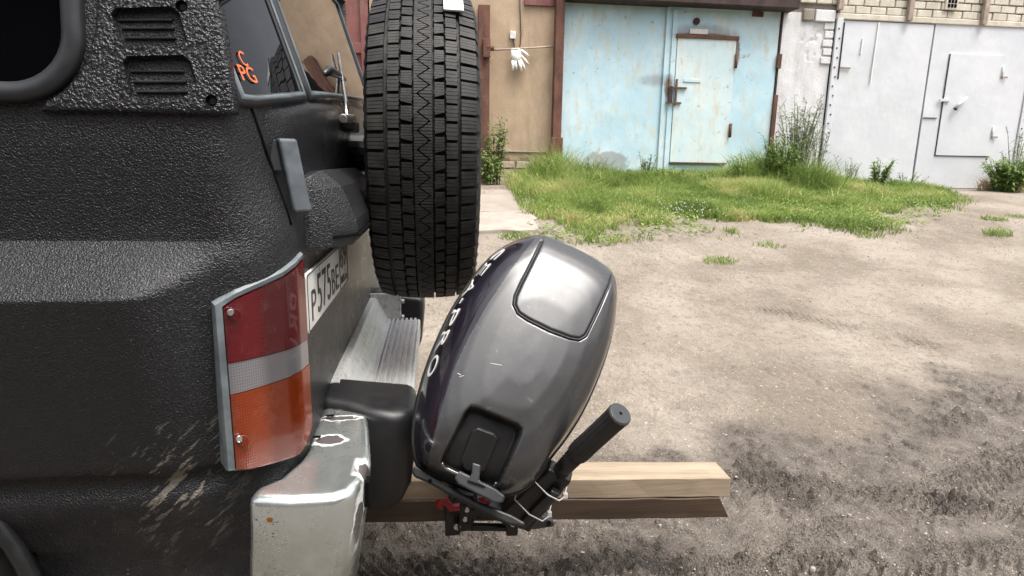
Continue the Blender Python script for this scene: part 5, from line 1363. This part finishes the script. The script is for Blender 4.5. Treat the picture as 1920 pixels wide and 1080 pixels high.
# clamp bracket on the beam
def bpt(x_, y_, Y): return atY(x_, y_, Y)
def plate(name, pix, Y0, Y1, mat, bevel=.003):
    p = [(atY(x_, y_, Y0).x, atY(x_, y_, Y0).z) for x_, y_ in pix]; return MB().prism(p, Y0, Y1, lambda a, b, c: (a, c, b)).build(name, mat, om, bevel=bevel)
plate('clamp_leg', [(836, 950), (878, 945), (880, 960), (862, 1004), (835, 1006), (834, 975)], 1.43, 1.475, 'motor_black')
plate('clamp_leg', [(936, 962), (975, 958), (990, 975), (972, 986), (971, 1005), (950, 1006), (948, 985)], 1.43, 1.475, 'motor_black')
plate('clamp_web', [(868, 946), (902, 950), (882, 996), (862, 998)], 1.452, 1.47, 'motor_green')
plate('clamp_tie_bar', [(870, 987), (952, 989), (952, 997), (868, 996)], 1.455, 1.475, 'motor_green', .002)
for X in (atY(856, 950, 1.45).x, atY(958, 965, 1.45).x): 
    mb = MB(); mb.box((X - .02, 1.440, .335), (X + .02, 1.497, .415)); mb.box((X - .02, 1.497, .395), (X + .02, 1.64, .415)); mb.box((X - .02, 1.605, .27), (X + .02, 1.64, .395)); mb.build('transom_hook', 'motor_black', om, bevel=.003)
    MB().tube([(X, 1.395, .30), (X, 1.497, .30)], .009, 10).build('clamp_screw', 'steel', om)
plate('swivel_bracket', [(905, 945), (962, 930), (1000, 945), (1010, 968), (985, 985), (950, 975), (915, 965)], 1.33, 1.44, 'motor_black', .006)
plate('tilt_arm', [(893, 938), (940, 956), (985, 980), (975, 992), (925, 975), (885, 952)], 1.30, 1.345, 'motor_black', .004)
plate('side_lever', [(975, 972), (1000, 962), (1038, 978), (1041, 988), (1000, 994), (972, 993)], 1.30, 1.335, 'motor_grey', .004)
MB().tube([atY(1029, 981, 1.299), atY(1029, 981, 1.297)], .006, 10).build('lever_hole', 'void', om)
plate('swivel_body', [(860, 925), (960, 940), (1010, 940), (1015, 975), (960, 985), (880, 968), (845, 945)], 1.385, 1.44, 'motor_black', .008)
plate('swivel_tube', [(985, 925), (1012, 905), (1022, 930), (1020, 955), (1012, 972), (990, 968)], 1.27, 1.40, 'motor_black', .008)
for pts, r in (([(818, 944), (836, 940), (846, 952), (862, 950)], .009), ([(880, 943), (905, 940), (918, 936)], .009), ([(995, 918), (985, 930)], .006), ([(820, 946), (830, 946)], .011)):
    MB().tube([atY(x_, y_, 1.31) for x_, y_ in pts], r * 1.05, 8).build('red_lever', 'red_plastic', om, smooth=True)
for k in range(9):
    a = Vector((random.uniform(835, 1000), random.uniform(938, 985), 0)); b = a + Vector((random.uniform(-18, 18), random.uniform(-12, 14), 0)); m_ = a.lerp(b, .5) + Vector((0, 7, 0))
    MB().tube([atY(p.x, p.y, 1.335 + .005 * (k % 3)) for p in (a, m_, b)], .0032, 6).build('wire', 'motor_black', om, smooth=True)
for k in range(8):
    x_, y_ = random.uniform(840, 1010), random.uniform(925, 985); p = atY(x_, y_, 1.32); MB().tube([p, p + Vector((0, -.006, 0))], .0055, 6).build('bolt', 'steel' if k % 3 == 0 else 'motor_black', om)
# tiller
T0, T1, T2, T3 = atY(968, 968, 1.27), atY(1052, 882, 1.16), atY(1082, 851, 1.12), atY(1164, 775, 1.03)
td = (T3 - T2).normalized()
tu = td.orthogonal().normalized()
arm_d = (T1 - T0).normalized(); side_ = arm_d.cross(Vector((0, -1, .3))).normalized(); nn_ = side_.cross(arm_d)
mb = MB(); mb.loft([[p + side_ * a * k + nn_ * b * k for a, b in ((-.034, -.02), (.034, -.02), (.034, .02), (-.034, .02))] for p, k in ((T0, 1.2), (T0.lerp(T1, .5), 1.0), (T1, .82))]); til = mb.build('tiller_arm', 'motor_black', om, bevel=.006, seg=3); 
mb = MB(); mb.loft([[p + side_ * (a * .5 + .012) + nn_ * b for a, b in ((-.02, .018), (.02, .018), (.02, .034), (-.02, .034))] for p in (T0.lerp(T1, .1), T0.lerp(T1, .85))]); mb.build('arm_cover', 'motor_black', til, bevel=.004)
MB().tube([T1.lerp(T2, -.3), T2], [.017, .019], 16).build('throttle_collar', 'motor_black', til, smooth=True)
def grip():
    rings = []; N_ = 64; ax = T3 - T2; L = ax.length; v2 = td.cross(tu)
    prof = [(0, .016), (.02, .0225), (.10, .0235), (.3, .0225), (.5, .0225), (.8, .0225), (.93, .0228), (.965, .0238), (.985, .0232)]
    for t, r in prof:
        rings.append([T2 + ax * t + (tu * math.cos(a) + v2 * math.sin(a)) * (r - (.0011 if (k % 4 < 2 and .05 < t < .95) else 0)) for k, a in enumerate([2 * math.pi * k / N_ for k in range(N_)])])
    o = MB().loft(rings).build('grip', 'grip', til); smooth_by_angle(o, 25); ORG[o.name] = ORG[om.name]
    MB().tube([T2 + ax * .975, T2 + ax * 1.0], .0222, 32).build('grip_end_cap', 'motor_grey', til, bevel=.003)
    MB().tube([T2 + ax * 1.001, T2 + ax * 1.002], .0035, 10).build('end_cap_hole', 'void', til)
grip()
for f, w_ in ((.42, 1.15), (.80, 1.0)):
    p = T0.lerp(T1, f); loop_ = [p + side_ * a * w_ + nn_ * b * w_ for a, b in ((-.036, .0), (-.036, .024), (.0, .0375), (.028, .0365), (.037, .022), (.037, -.023), (-.036, -.023))]
    ct = MB().tube(loop_, .0016, 6, True).build('cable_tie', 'white_plastic', til, smooth=True)
    h0 = p + side_ * .038 * w_ + nn_ * .018
    MB().box((-.005, -.005, -.005), (.005, .005, .007), Matrix.Translation(h0)).build('tie_head', 'white_plastic', til, bevel=.0015)
